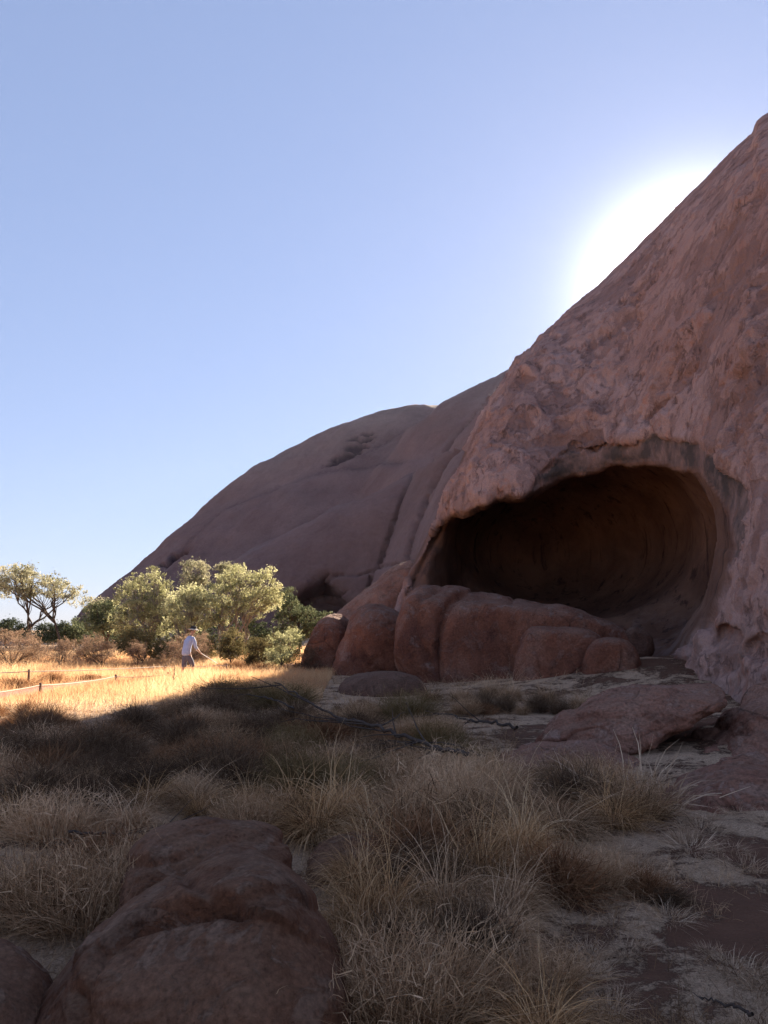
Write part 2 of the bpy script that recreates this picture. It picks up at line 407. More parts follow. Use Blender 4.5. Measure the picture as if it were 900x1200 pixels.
def build_cliff():
    TH = np.concatenate([np.arange(pxth(440), pxth(925), .0019), np.linspace(pxth(927), R_(62), 34)])
    MM = np.concatenate([np.arange(-.15, .36, .0021), np.arange(.36, .90, .0030)])
    RR = np.exp(np.linspace(math.log(13.), math.log(100.), 176))
    sky = [(462, 705), (470, 690), (486, 655), (505, 618), (520, 585), (545, 530), (572, 478), (600, 430), (640, 390), (700, 336), (750, 286), (800, 236), (850, 185), (900, 139), (960, 90)]
    H = lobe(TH, RR, sky, [(440, 32), (500, 28), (560, 27), (640, 26), (720, 24.5), (790, 21.5), (840, 18.5), (900, 16), (1100, 15.5)],
             [(440, 37), (505, 39), (535, 39), (560, 38.5), (590, 40.5), (625, 43.5), (680, 49), (760, 54), (900, 48), (1100, 42)], n=4.2, back=1.25, edge=(9, -.4), base=-1.5)
    gr = np.gradient(H, RR, axis=1); gt = np.gradient(H, TH, axis=0)/RR[None]
    g = np.sqrt(1+gr**2+gt**2)
    Z = CAMZ+MM[:, None]*RR[None]                      # m, r
    f = ((Z[None]-H[:, None, :])/g[:, None, :]).astype(np.float32)
    # front surface range per line of sight
    neg = f < 0; Rw = RR[np.where(neg.any(2), neg.argmax(2), len(RR)-1)]
    # mouth of the hollow
    mouth = [(484, 690), (494, 664), (508, 634), (524, 610), (548, 599), (580, 592), (625, 579), (660, 563), (700, 552), (750, 547), (800, 558), (836, 582), (854, 614), (858, 648), (844, 692), (822, 729), (796, 754), (770, 785), (700, 800), (560, 800), (480, 760)]
    mp = chaikin(mouth, 2); mt, mm = ang(mp[:, 0], mp[:, 1])
    RL = 25.
    pts = np.stack([mt*RL, mm*RL], 1)
    wob = .16*fbm(np.stack([TH[:, None]*RL*1.1+MM[None]*0, MM[None]*RL*1.1+TH[:, None]*0, TH[:, None]*MM[None]*0+3], -1), 3, 21)
    md = polydist(pts, TH[:, None]*RL+MM[None]*0, MM[None]*RL+TH[:, None]*0)+wob
    md = md-.20-.15*sstep(pxth(740), pxth(850), TH)[:, None]-.12*sstep(pxth(600), pxth(510), TH)[:, None]*sstep(.14, .08, MM)[None]
    Rm = Rw.copy()
    inside0 = md < .3
    # smooth reference surface over the mouth
    for _ in range(12):
        Rm[1:-1, 1:-1] = (Rm[:-2, 1:-1]+Rm[2:, 1:-1]+Rm[1:-1, :-2]+Rm[1:-1, 2:])/4
    Rm = np.minimum(Rm, 33)
    leftness = sstep(pxth(760), pxth(540), TH)[:, None]
    depth = (7.+5.5*leftness)*(.38+.62*sstep(pxth(486), pxth(545), TH)[:, None])*(1-np.exp(-np.maximum(-md, 0)/(1.2+.5*leftness)))
    fc = np.maximum(md[:, :, None], (RR[None, None]-(Rm+depth)[:, :, None])).astype(np.float32)
    # undercut room behind the brow
    cx, cy, cz = P(665, 635, 34.)
    X = (RR[None]*np.sin(TH)[:, None])[:, None, :]; Y = (RR[None]*np.cos(TH)[:, None])[:, None, :]
    for (c, rad) in (((cx, cy, cz+.2), (4.6, 8.0, 3.4)), (tuple(P(720, 650, 28.5)), (4.4, 4.5, 3.3))):
        e = np.sqrt(((X-c[0])/rad[0])**2+((Y-c[1])/rad[1])**2+((Z[None]-c[2])/rad[2])**2)
        fc = smin(fc, np.maximum((e-1)*min(rad), (Rm+1.7)[:, :, None]-RR[None, None]).astype(np.float32), .6)
        del e
    f = smax(f, -fc, .45)
    # shallow chamfer round the brow
    mw = md+.10+1.2*sstep(pxth(670), pxth(560), TH)[:, None]-.75*sstep(.06, .16, MM)[None]*sstep(pxth(500), pxth(700), TH)[:, None]
    up = sstep(-.02, .06, MM)[None]
    fc2 = np.maximum((mw+(1-up)*2)[:, :, None], RR[None, None]-(Rm+.22+.75*sstep(0, 1.0, -mw))[:, :, None])
    f = smax(f, -fc2.astype(np.float32), .18)
    # small caves low on the right, a few tafoni
    for (px, py, rr, rad) in ((851, 748, 17.6, (.34, .9, .26)), (893, 762, 16.6, (.25, .8, .3)), (822, 740, 19., (.2, .5, .16))):
        c = P(px, py, rr)
        it = np.argmin(abs(TH-pxth(px))); im = np.argmin(abs(MM-float(ang(px, py)[1])))
        rr = Rw[it, im]+.15; c = P(px, py, rr)
        e = np.sqrt(((X-c[0])/rad[0])**2+((Y-c[1])/rad[1])**2+((Z[None]-c[2]-.6*(X-c[0]))/rad[2])**2)
        f = smax(f, -((e-1)*.3).astype(np.float32), .08)
    V, Q = surface_nets(f)
    th, m, r = mapped(V, (TH, MM, RR))
    W = np.stack([r*np.sin(th), r*np.cos(th), CAMZ+r*m], 1)
    N = vnormals(W, Q)
    front = (N*(np.array([0, 0, CAMZ])-W)).sum(1)
    if np.sum(front[r < 30]) < 0: Q = Q[:, ::-1]; N = -N
    # attributes
    MDv = np.interp(V[:, 0], np.arange(len(TH)), np.arange(len(TH)))
    i0 = np.clip(V[:, 0].round().astype(int), 0, len(TH)-1); i1 = np.clip(V[:, 1].round().astype(int), 0, len(MM)-1)
    mdv = md[i0, i1]; rw = Rm[i0, i1]
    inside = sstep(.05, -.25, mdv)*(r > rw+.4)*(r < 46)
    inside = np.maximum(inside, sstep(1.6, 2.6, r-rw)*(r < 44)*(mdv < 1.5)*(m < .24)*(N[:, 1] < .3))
    mwv = mw[i0, i1]+.12*fbm(W*1.5, 3, 7); rim = sstep(.06, -.06, mwv)*sstep(.02, .08, m)*(1-inside)
    pale = sstep(.05, -.02, m)*(th > pxth(740))
    # relief: long soft swells, spalled plates stepping down the face, pits
    d = W.copy()
    c_, s_ = math.cos(R_(32)), math.sin(R_(32))
    d = np.stack([W[:, 0]*c_+W[:, 2]*s_, W[:, 1], -W[:, 0]*s_+W[:, 2]*c_], 1)       # grain leaning with the slope
    far = sstep(60, 25, r)
    outside = 1-.92*inside-.85*rim*(1-inside)
    swell = .13*fbm(W*.16, 2, 11)*(1-.6*inside)*(1-.5*rim)
    warp = np.stack([fbm(d*.7, 3, 31), fbm(d*.7+9, 3, 32), fbm(d*.7+5, 3, 33)], 1)*.55
    g1 = fbm(d*np.array([.75, .75, .34])+warp*.8, 4, 41)
    plates = .055*terrace(g1*6., .05); sp1 = g1*5.-np.floor(g1*5.)
    g2 = fbm(d*np.array([1.7, 1.7, .8])+warp, 4, 51)
    plates += .024*terrace(g2*5., .06)
    amount = sstep(-.35, .25, fbm(W*.3, 2, 61))*.75+.35
    c1, c2, ci = cells(d*np.array([1.25, 1.25, .62])+warp*.9, 5)
    scal = .035*np.minimum(c1, .8)*(ci > -.1)
    fine = .018*fbm(W*4.5, 4, 71)*outside
    lowcut = sstep(-.075, -.015, m)
    disp = swell+lowcut*outside*(plates*amount*1.0-plates.mean()+scal*amount)+fine
    foot = sstep(-.01, -.05, m)
    disp += foot*.06*terrace(2.2*fbm(W*np.array([.5, .5, 1.4]), 3, 81), .25)
    # root-like flutes low on the right
    lowr = sstep(pxth(800), pxth(850), th)*sstep(.10, .0, m)
    fl = np.abs(fbm(np.stack([W[:, 0]*.9+W[:, 2]*.75, W[:, 1]*.3, W[:, 2]*.12], 1), 3, 91))
    disp += lowr*(.10*np.minimum(fl, .35)/.35-.03)
    fx, _ = creases(W, [([(905, 640), (880, 690), (858, 722), (835, 752), (805, 775), (775, 792)], .22, 5, .05, 30), ([(880, 620), (866, 670), (845, 712), (818, 742), (790, 765)], .14, 4, .04, 25),
                        ([(912, 700), (893, 735), (868, 768), (835, 795)], .22, 5, .05, 30), ([(905, 755), (880, 785), (850, 806)], .18, 5, .04, 25)], 5)
    disp = np.clip(disp, -.6, .6)+fx*(.3+.7*lowcut)*sstep(13, 15, r)*sstep(26, 22, r)
    disp *= (.25+.75*far)*(.35+.65*sstep(.62, .25, m))
    W = W+N*disp[:, None]
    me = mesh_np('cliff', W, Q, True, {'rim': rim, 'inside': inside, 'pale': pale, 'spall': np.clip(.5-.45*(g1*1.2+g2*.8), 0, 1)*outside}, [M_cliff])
    o = link('cliff', me, kind='structure', label='steep brown rock face with a broad wave-shaped hollow, filling the right side')
    o['category'] = 'cliff'
    return o, (W, Q)

def build_hill():
    SC = 1.75
    TH = np.arange(R_(-21), pxth(800), .0023); MM = np.arange(-.035, .36, .0019)
    RR = np.exp(np.linspace(math.log(62.*SC), math.log(420.*SC), 150))
    A = [(95, 722), (118, 700), (150, 668), (160, 660), (200, 625), (250, 585), (300, 545), (350, 515), (400, 493), (450, 478), (480, 472), (515, 471), (560, 478), (640, 520), (720, 600), (790, 700)]
    B = [(380, 640), (430, 568), (455, 535), (485, 497), (515, 473), (550, 455), (600, 431), (622, 425), (660, 450), (720, 530), (790, 690)]
    C = [(225, 712), (288, 655), (330, 633), (364, 618), (435, 590), (480, 568), (503, 553), (518, 562), (540, 600), (570, 690), (600, 740)]
    D = [(430, 705), (440, 680), (452, 652), (478, 596), (505, 556), (543, 503), (575, 462), (588, 448), (600, 452), (625, 520), (665, 650), (720, 730)]
    E = [(462, 705), (484, 645), (505, 598), (533, 550), (562, 512), (578, 510), (600, 560), (640, 660), (700, 730)]
    H = lobe(TH, RR, A, [(0, 190*SC), (300, 175*SC), (660, 170*SC)], [(0, 235*SC), (300, 275*SC), (660, 290*SC)], 1.6, .9, (3, 2), -6)
    for sky, r0, rs, n, k, ed in ((B, 150, 235, 2.2, 1.2, (9, 0)), (C, 118, 165, 9, .5, (5, 0)), (D, 92, 128, 3.2, .4, (9, 0)), (E, 72, 100, 3.2, .3, (9, 0))):
        H = smax(H, lobe(TH, RR, sky, [(0, r0*SC), (660, r0*SC)], [(0, rs*SC), (660, rs*SC)], n, 1.2, ed, -6), k*SC)
    # flutes
    gr = np.gradient(H, RR, axis=1); gt = np.gradient(H, TH, axis=0)/RR[None]
    g = np.sqrt(1+gr**2+gt**2)
    Z = CAMZ+MM[:, None]*RR[None]
    f = ((Z[None]-H[:, None, :])/g[:, None, :]).astype(np.float32)
    neg = f < 0; Rw = RR[np.where(neg.any(2), neg.argmax(2), len(RR)-1)]
    for poly, dep in (([(338, 716), (345, 695), (362, 682), (384, 672), (392, 678), (400, 690), (412, 700), (420, 720), (380, 735), (340, 735)], 9.),):
        mp = chaikin(poly, 2); mt, mm = ang(mp[:, 0], mp[:, 1]); RL = 120.*SC
        md = polydist(np.stack([mt*RL, mm*RL], 1), TH[:, None]*RL+MM[None]*0, MM[None]*RL+TH[:, None]*0)
        fc = np.maximum(md[:, :, None], RR[None, None]-(Rw+dep*SC*(1-np.exp(-np.maximum(-md, 0)/SC)))[:, :, None])
        f = smax(f, -fc.astype(np.float32), .8)
    X = (RR[None]*np.sin(TH)[:, None])[:, None, :]; Y = (RR[None]*np.cos(TH)[:, None])[:, None, :]
    pits = [(393, 539, 5), (400, 533, 4.5), (408, 529, 4), (416, 520, 5), (414, 514, 3), (428, 512, 3.5), (432, 506, 2.5), (199, 655, 4), (206, 650, 5), (212, 645, 3)]
    pc = []
    for px, py, s in pits:
        it = np.argmin(abs(TH-pxth(px))); im = np.argmin(abs(MM-float(ang(px, py)[1]))); c = P(px, py, Rw[it, im]); pc.append((c, s*SC))
    V, Q = surface_nets(f)
    th, m, r = mapped(V, (TH, MM, RR))
    W = np.stack([r*np.sin(th), r*np.cos(th), CAMZ+r*m], 1)
    N = vnormals(W, Q)
    if np.sum((N*(np.array([0, 0, CAMZ])-W)).sum(1)[r < 160*SC]) < 0: Q = Q[:, ::-1]; N = -N
    pit = np.zeros(len(W)); disp = 1.3*fbm(W*.022, 3, 5)*sstep(62*SC, 160*SC, r)+.35*fbm(W*.09, 4, 6)+.12*fbm(W*.5, 3, 7)
    ax = W@np.array([.80, .0, -.6]); fl = fbm(np.stack([ax*.10, W[:, 1]*.01, W[:, 2]*.012], 1), 3, 8)
    disp += .9*fl*sstep(90*SC, 180*SC, r)
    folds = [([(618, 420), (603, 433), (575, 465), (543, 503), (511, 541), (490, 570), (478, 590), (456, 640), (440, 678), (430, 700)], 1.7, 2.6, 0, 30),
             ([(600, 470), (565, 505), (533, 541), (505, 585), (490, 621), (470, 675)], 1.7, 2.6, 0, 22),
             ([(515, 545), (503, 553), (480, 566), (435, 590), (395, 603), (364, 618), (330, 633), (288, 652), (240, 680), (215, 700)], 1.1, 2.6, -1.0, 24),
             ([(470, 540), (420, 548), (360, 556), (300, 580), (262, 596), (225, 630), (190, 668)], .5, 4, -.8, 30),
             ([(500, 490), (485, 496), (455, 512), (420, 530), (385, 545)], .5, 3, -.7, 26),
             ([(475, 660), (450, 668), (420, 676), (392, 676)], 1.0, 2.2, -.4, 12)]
    fx, fold_shade = creases(W, folds, 9)
    disp += fx*1.5
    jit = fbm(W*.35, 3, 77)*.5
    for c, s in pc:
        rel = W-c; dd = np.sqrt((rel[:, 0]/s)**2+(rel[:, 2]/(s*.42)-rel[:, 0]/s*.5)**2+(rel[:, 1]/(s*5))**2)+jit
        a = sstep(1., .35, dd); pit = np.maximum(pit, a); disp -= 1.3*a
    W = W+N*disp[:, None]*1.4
    me = mesh_np('hill', W, Q, True, {'pit': np.maximum(pit, fold_shade*.65)}, [M_hill])  # fold lines darkened in colour as well, standing in for crease shade
    o = link('hill', me, kind='structure', label='far smooth brown rock dome with folded ribs behind the trees')
    o['category'] = 'hill'
    return o

# ------------------------------------------------------------------ boulders
def nets_xyz(fn, lo, hi, res):
    ax = [np.arange(lo[i], hi[i]+res, res) for i in range(3)]
    X, Y, Z = np.meshgrid(*ax, indexing='ij')
    f = fn(X, Y, Z).astype(np.float32)
    for a in range(3):
        s = [slice(None)]*3; s[a] = 0; f[tuple(s)] = np.maximum(f[tuple(s)], .01); s[a] = -1; f[tuple(s)] = np.maximum(f[tuple(s)], .01)
    V, Q = surface_nets(f)
    W = np.stack([np.interp(V[:, i], np.arange(len(ax[i])), ax[i]) for i in range(3)], 1)
    N = vnormals(W, Q)
    c = W.mean(0)
    if np.sum(N*(W-c)) < 0: Q = Q[:, ::-1]; N = -N
    return W, Q, N
def rough(W, N, amp, sc, seed, flake=.5, grain=(1, 1, 1)):
    g = np.array(grain)
    w = np.stack([fbm(W*sc*.8, 3, seed+1), fbm(W*sc*.8+7, 3, seed+2), fbm(W*sc*.8+3, 3, seed+3)], 1)*.4
    d = amp*fbm(W*sc*.45*g, 3, seed)+amp*flake*terrace(4*fbm(W*sc*.8*g+w, 4, seed+5), .13)/4*1.6+amp*.16*fbm(W*sc*4, 4, seed+6)
    return d-np.mean(d)
def traced_rock(name, label, cat, outline, r, thick, R, mat, lean=0., p=2.4, res=None, amp=.1, sc=1., flake=.5, seed=1, grain=(1, 1, 1), group=None, kind=None, smooth=2, back=0., lines=None, strata=0., sfreq=5., tilt=.2):
    """a rock of real thickness: its outline stands at range r, its body is `thick` metres either way along the ground"""
    pts = chaikin(outline, smooth)
    cxp = pts[:, 0].mean(); th0 = float(ang(cxp, 760)[0])
    right = np.array([math.cos(th0), -math.sin(th0), 0]); away = np.array([math.sin(th0), math.cos(th0), 0])
    uv = []
    for a, b in pts:
        th, m = ang(a, b); rr = r/math.cos(th-th0)
        uv.append((r*math.tan(th-th0), CAMZ+rr*m))
    uv = np.array(uv)
    u0, u1, v0, v1 = uv[:, 0].min(), uv[:, 0].max(), uv[:, 1].min(), uv[:, 1].max()
    ucen = (u0+u1)/2
    org = away*r+right*ucen; org[2] = float(T(org[0], org[1]))
    res = res or max(u1-u0, v1-v0)/70
    def fn(U, Wd, Z):
        md = polydist(uv, U[:, 0, :]+ucen, Z[:, 0, :]+org[2])[:, None, :]
        a = np.clip((md+R)/R, 0, None); b = np.abs(Wd-lean*(Z)+back)/thick
        return ((a**p+b**p)**(1/p)-1)*min(R, thick)*.7
    pad = .25
    W, Q, N = nets_xyz(fn, (u0-ucen-pad, -thick*1.1-pad-back-abs(lean)*(v1-v0), v0-org[2]-pad), (u1-ucen+pad, thick*1.1+pad+abs(lean)*(v1-v0), v1-org[2]+pad), res)
    d = rough(W, N, amp, sc, seed, flake, grain)
    if strata:
        sN = (W[:, 2]+tilt*W[:, 0])*sfreq+.9*fbm(W*.9*sc, 3, seed+40); fr = sN-np.floor(sN)
        lay = _h(np.floor(sN).astype(np.int64), np.zeros(len(W), np.int64), np.zeros(len(W), np.int64), seed)
        prof_ = lay+(_h(np.floor(sN).astype(np.int64)+1, np.zeros(len(W), np.int64), np.zeros(len(W), np.int64), seed)-lay)*sstep(.86, 1., fr)
        side = 1-np.abs(N[:, 2])*.7
        d = d+strata*side*(prof_*.8-1.2*np.exp(-((fr-.9)/.07)**2)*(.5+.5*vnoise(W*1.7, seed+41)))
    if lines:
        c, s_ = math.cos(-th0), math.sin(-th0); Wd_ = np.stack([W[:, 0]*c-W[:, 1]*s_, W[:, 0]*s_+W[:, 1]*c, W[:, 2]], 1)+org
        d = d+creases(Wd_, lines, seed)[0]
    W = W+N*d[:, None]
    me = mesh_np(name, W, Q, True, None, [mat])
    o = link(name, me, loc=org, rot=(0, 0, -th0))
    if kind: o['kind'] = kind
    o['label'] = label; o['category'] = cat
    if group: o['group'] = group
    return o
# ------------------------------------------------------------------ camera, sun, sky
cam = bpy.data.cameras.new('camera'); cam.sensor_fit = 'VERTICAL'; cam.sensor_height = 24; cam.lens = 24*F/1200
cam.clip_start = .05; cam.clip_end = 5000
co = bpy.data.objects.new('camera', cam); COL.objects.link(co); co.location = (0, 0, CAMZ)
co.rotation_euler = (math.pi/2+PITCH, 0, 0); scene.camera = co
SUN_PX = (812, 345)
SKY = (.46, .068, (.90, .95, 1.24, 1))
sth, sm = ang(*SUN_PX); sel = math.atan(float(sm)); sth = float(sth)
SUN = Vector((math.sin(sth)*math.cos(sel), math.cos(sth)*math.cos(sel), math.sin(sel)))
sl = bpy.data.lights.new('sun', 'SUN'); sl.energy = 5.0; sl.angle = R_(.5); sl.color = (1., .86, .68)
so = bpy.data.objects.new('sun', sl); COL.objects.link(so); so.rotation_euler = SUN.to_track_quat('Z', 'Y').to_euler()
so.location = (0, 0, 60)
w = bpy.data.worlds.new('World'); scene.world = w; w.use_nodes = True
nt = w.node_tree; nt.nodes.clear()
sky = nt.nodes.new('ShaderNodeTexSky'); sky.sky_type = 'NISHITA'; sky.sun_disc = False
sky.sun_elevation = sel; sky.sun_rotation = sth; sky.altitude = 500; sky.air_density = 1.0; sky.dust_density = .2; sky.ozone_density = 1.5
bg = nt.nodes.new('ShaderNodeBackground'); bg.inputs[1].default_value = SKY[1]
wo = nt.nodes.new('ShaderNodeOutputWorld')
gm = nt.nodes.new('ShaderNodeGamma'); gm.inputs[1].default_value = SKY[0]
mu = nt.nodes.new('ShaderNodeMix'); mu.data_type = 'RGBA'; mu.blend_type = 'MULTIPLY'; mu.inputs[0].default_value = 1
mu.inputs[7].default_value = SKY[2]
nt.links.new(sky.outputs[0], gm.inputs[0]); nt.links.new(gm.outputs[0], mu.inputs[6]); nt.links.new(mu.outputs[2], bg.inputs[0])
# the bright aureole of the low sun in dusty air: depends only on the angle from the sun
tc = nt.nodes.new('ShaderNodeTexCoord'); dp = nt.nodes.new('ShaderNodeVectorMath'); dp.operation = 'DOT_PRODUCT'
nrm = nt.nodes.new('ShaderNodeVectorMath'); nrm.operation = 'NORMALIZE'
nt.links.new(tc.outputs['Generated'], nrm.inputs[0]); nt.links.new(nrm.outputs[0], dp.inputs[0]); dp.inputs[1].default_value = SUN
ac = nt.nodes.new('ShaderNodeMath'); ac.operation = 'ARCCOSINE'; nt.links.new(dp.outputs['Value'], ac.inputs[0])
def wm(op, a, b):
    nd = nt.nodes.new('ShaderNodeMath'); nd.operation = op
    for i, v in ((0, a), (1, b)):
        if isinstance(v, (int, float)): nd.inputs[i].default_value = v
        else: nt.links.new(v, nd.inputs[i])
    return nd.outputs[0]
def gauss(sig, amp): return wm('MULTIPLY', wm('EXPONENT', wm('MULTIPLY', wm('POWER', wm('DIVIDE', ac.outputs[0], R_(sig)), 2.), -1.), 0), amp)
AUR = ((4.1, 1.3, (1., .97, .92)), (7., .045, (1., .98, 1.)), (15., .01, (.95, .95, 1.)))
outs = [bg.outputs[0]]
for sig, amp, c in AUR:
    b2 = nt.nodes.new('ShaderNodeBackground'); b2.inputs[0].default_value = (*c, 1)
    nt.links.new(gauss(sig, amp), b2.inputs[1]); ad = nt.nodes.new('ShaderNodeAddShader')
    nt.links.new(outs[-1], ad.inputs[0]); nt.links.new(b2.outputs[0], ad.inputs[1]); outs.append(ad.outputs[0])
nt.links.new(outs[-1], wo.inputs[0])
vs = scene.view_settings; scene.display_settings.display_device = 'sRGB'
vs.view_transform = 'Standard'; vs.look = 'None'; vs.gamma = 1; vs.use_curve_mapping = False; vs.exposure = 2.3
scene.cycles.max_bounces = 6; scene.cycles.diffuse_bounces = 3; scene.cycles.transmission_bounces = 3; scene.cycles.transparent_max_bounces = 4
scene.cycles.use_denoising = True

# ------------------------------------------------------------------ ground
def ground_material():
    k = NT('dry_ground'); p = k.pos()
    n1 = k.noise(p, .8, 7, .65)
    soil = k.ramp(n1, [(.35, (.085, .043, .027)), (.6, (.145, .074, .046))])
    lit = k.noise(k.mapping(p, (1, 1.0, 1)), 1.35, 9, .72, .5)
    lf = k.math('SUBTRACT', k.math('ADD', k.math('MULTIPLY', lit, 2.6), k.attr('litter')), 1.3, True)
    lf = k.math('ADD', lf, k.math('ADD', k.math('MULTIPLY', k.math('SUBTRACT', k.noise(p, 9, 6, .75), .5), 1.1), k.math('MULTIPLY', k.math('SUBTRACT', k.noise(p, 45, 4, .8), .5), .9)))
    lf = k.ramp(lf, [(.38, (0, 0, 0)), (.56, (1, 1, 1))])
    fib = k.noise(k.mapping(p, (1, 1, 1)), 34, 8, .8, 1.5)
    straw = k.ramp(fib, [(.30, (.07, .042, .024)), (.5, (.55, .37, .24)), (.68, (.82, .60, .42))])
    sf = k.noise(p, 60, 6, .8)
    soil = k.mix(.5, soil, k.ramp(sf, [(.3, (.25, .25, .25)), (.7, (.8, .8, .8))]), 'OVERLAY')
    peb = k.n('ShaderNodeTexVoronoi'); peb.inputs['Scale'].default_value = 26; k.l(p, peb.inputs['Vector'])
    col = k.mix(lf, soil, straw)
    h = k.math('ADD', k.math('MULTIPLY', fib, k.math('ADD', k.math('MULTIPLY', lf, .8), .25)), k.math('MULTIPLY', lf, .5))
    h = k.math('SUBTRACT', h, k.math('MULTIPLY', peb.outputs['Distance'], .25))
    h = k.math('ADD', h, k.math('MULTIPLY', k.noise(p, 5, 6, .65), .9))
    k.bsdf(col, .95, k.bump(h, .9, .045), .1)
    return k.m
BARE = [(890, 1003, .42, .5), (815, 1045, .22, .55), (880, 1062, .28, .6), (850, 1095, .22, .6), (790, 1060, .14, .4), (745, 1175, .13, .5), (885, 1120, .13, .4), (805, 1100, .13, .45), (790, 1165, .10, .4), (560, 900, .6, .3), (945, 1090, .3, .5)]
BG = {(a, b): G(a, b) for a, b, c, d in BARE}
def litter_amount(x, y):
    r = np.hypot(x, y); th = np.arctan2(x, y)
    l = .62-.0*x
    for px, py, rad, a in BARE:
        g = BG[(px, py)]; l -= a*np.exp(-((x-g[0])**2+((y-g[1])*.8)**2)/rad**2)
    l -= .35*np.exp(-((x-8.2)/3.5)**2-((y-22.)/3.5)**2)
    l -= .4*np.exp(-((x-4.)/2.5)**2-((y-13.)/2.)**2)
    return l
def build_ground():
    th = np.concatenate([np.linspace(-180, -42, 50)[:-1], np.linspace(-42, 42, 330), np.linspace(42, 180, 50)[1:]])*math.pi/180
    r = np.concatenate([[.2], np.exp(np.linspace(math.log(1.2), math.log(60), 330)), np.exp(np.linspace(math.log(62), math.log(3000), 50))])
    A, B = np.meshgrid(th, r, indexing='ij')
    x, y = B*np.sin(A), B*np.cos(A); z = T(x, y)
    p = np.stack([x, y, x*0], -1); z = z+(.018*fbm(p*4., 3, 55)*sstep(30, 6, B))
    V = np.stack([x, y, z], -1).reshape(-1, 3)
    n1, n2 = A.shape; I = np.arange(n1*n2).reshape(n1, n2)
    Q = np.stack([I[:-1, :-1], I[1:, :-1], I[1:, 1:], I[:-1, 1:]], -1).reshape(-1, 4)[:, ::-1]
    me = mesh_np('ground', V, Q, True, {'litter': litter_amount(x, y).ravel()}, [ground_material()])
    N = np.cross(V[Q[5000, 1]]-V[Q[5000, 0]], V[Q[5000, 2]]-V[Q[5000, 1]])
    if N[2] < 0: me.flip_normals()
    return link('ground', me, kind='structure')
ground = build_ground()
cliff, cliff_geo = build_cliff()
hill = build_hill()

# ------------------------------------------------------------------ rocks
M_b1 = boulder_material('boulder_rock', (.13, .052, .035), (.20, .080, .049), (.26, .135, .095), .8, (.28, .20, .17), .6, .8, .45)
M_b2 = boulder_material('ledge_rock', (.20, .088, .060), (.27, .125, .085), (.33, .18, .13), 1., (.34, .235, .19), .6, .8)
M_b3 = boulder_material('foreground_rock', (.115, .048, .027), (.165, .070, .038), (.23, .115, .070), 1.6, (.30, .21, .155), .5, .9, 0.)
M_b4 = boulder_material('grey_rock', (.085, .042, .030), (.12, .06, .042), (.15, .085, .06), 1., (.2, .14, .11), .25)
TR = traced_rock
TR('rock_slab', 'long slanting rock slab leaning down from the rib beside the cave to the lit grass', 'rock slab',
   [(345, 800), (352, 775), (366, 748), (385, 726), (405, 708), (425, 694), (450, 674), (470, 661), (486, 652), (494, 668), (490, 700), (470, 735), (455, 800)], 39, 2.6, 1.6, M_b2, .25, seed=3, amp=.12, p=3)
TR('boulder', 'small rounded pale boulder at the left end of the boulder row before the cave', 'boulder',
   [(352, 800), (358, 765), (368, 735), (385, 722), (402, 724), (416, 735), (425, 800)], 33.5, 1.5, 1., M_b1, .15, seed=13, amp=.10)
TR('boulder', 'reddish rounded boulder between the small pale one and the tall twin-lobed boulder', 'boulder',
   [(393, 810), (396, 780), (400, 750), (408, 725), (424, 711), (446, 710), (462, 716), (480, 730), (498, 760), (500, 810)], 31, 1.8, 1.3, M_b1, .12, seed=23, amp=.12)
TR('boulder', 'tall bulging boulder with a banded left end under the left lip of the cave', 'boulder',
   [(466, 770), (462, 735), (466, 708), (478, 692), (500, 683), (525, 684), (560, 692), (600, 705), (640, 722), (660, 760), (650, 830), (520, 830), (485, 815), (476, 795)], 26.9, 2.4, 1.3, M_b1, .15, seed=33, amp=.15, sc=.8, lines=[([(503, 775), (488, 745), (484, 715), (494, 695), (515, 684)], .30, 4, -.12, 14), ([(522, 800), (514, 760), (517, 722), (528, 703), (545, 694)], .25, 4, -.1, 14)])
TR('boulder', 'long loaf-shaped boulder running right across the mouth of the cave', 'boulder',
   [(518, 790), (516, 755), (522, 722), (532, 705), (550, 700), (590, 704), (650, 712), (700, 720), (735, 730), (752, 748), (756, 800), (700, 830), (530, 830)], 25.8, 1.5, .6, M_b1, .2, seed=43, amp=.12, sc=.8, p=3.4, lines=[([(603, 800), (598, 760), (604, 730), (600, 708)], .16, 4, .06, 14), ([(560, 706), (556, 735), (565, 770)], .08, 3, .04, 10)])
TR('boulder', 'squared dark red boulder standing before the long loaf-shaped boulder', 'boulder',
   [(606, 830), (605, 790), (607, 757), (614, 735), (632, 729), (660, 731), (700, 737), (716, 760), (715, 830)], 23.2, .9, .5, M_b1, .1, seed=53, amp=.08, p=3.4)
TR('boulder', 'low rounded boulder with a flat top at the right end of the boulder row', 'boulder',
   [(680, 830), (680, 785), (684, 760), (700, 748), (720, 746), (738, 752), (750, 768), (752, 790), (744, 830)], 22.4, .7, .45, M_b1, .1, seed=63, amp=.07, p=3.)
TR('stone', 'small dark stone perched on the right end of the loaf-shaped boulder', 'stone',
   [(730, 752), (732, 738), (742, 732), (752, 738), (764, 745), (768, 760), (762, 772), (745, 775)], 25., .35, .25, M_b4, 0, seed=73, amp=.06)
TR('rock_mound', 'low dark dome of rock in the grass before the tall bulging boulder', 'rock',
   [(392, 840), (396, 806), (410, 794), (440, 786), (468, 785), (490, 790), (504, 806), (506, 840)], 22., 1.3, .7, M_b4, .1, seed=83, amp=.06)
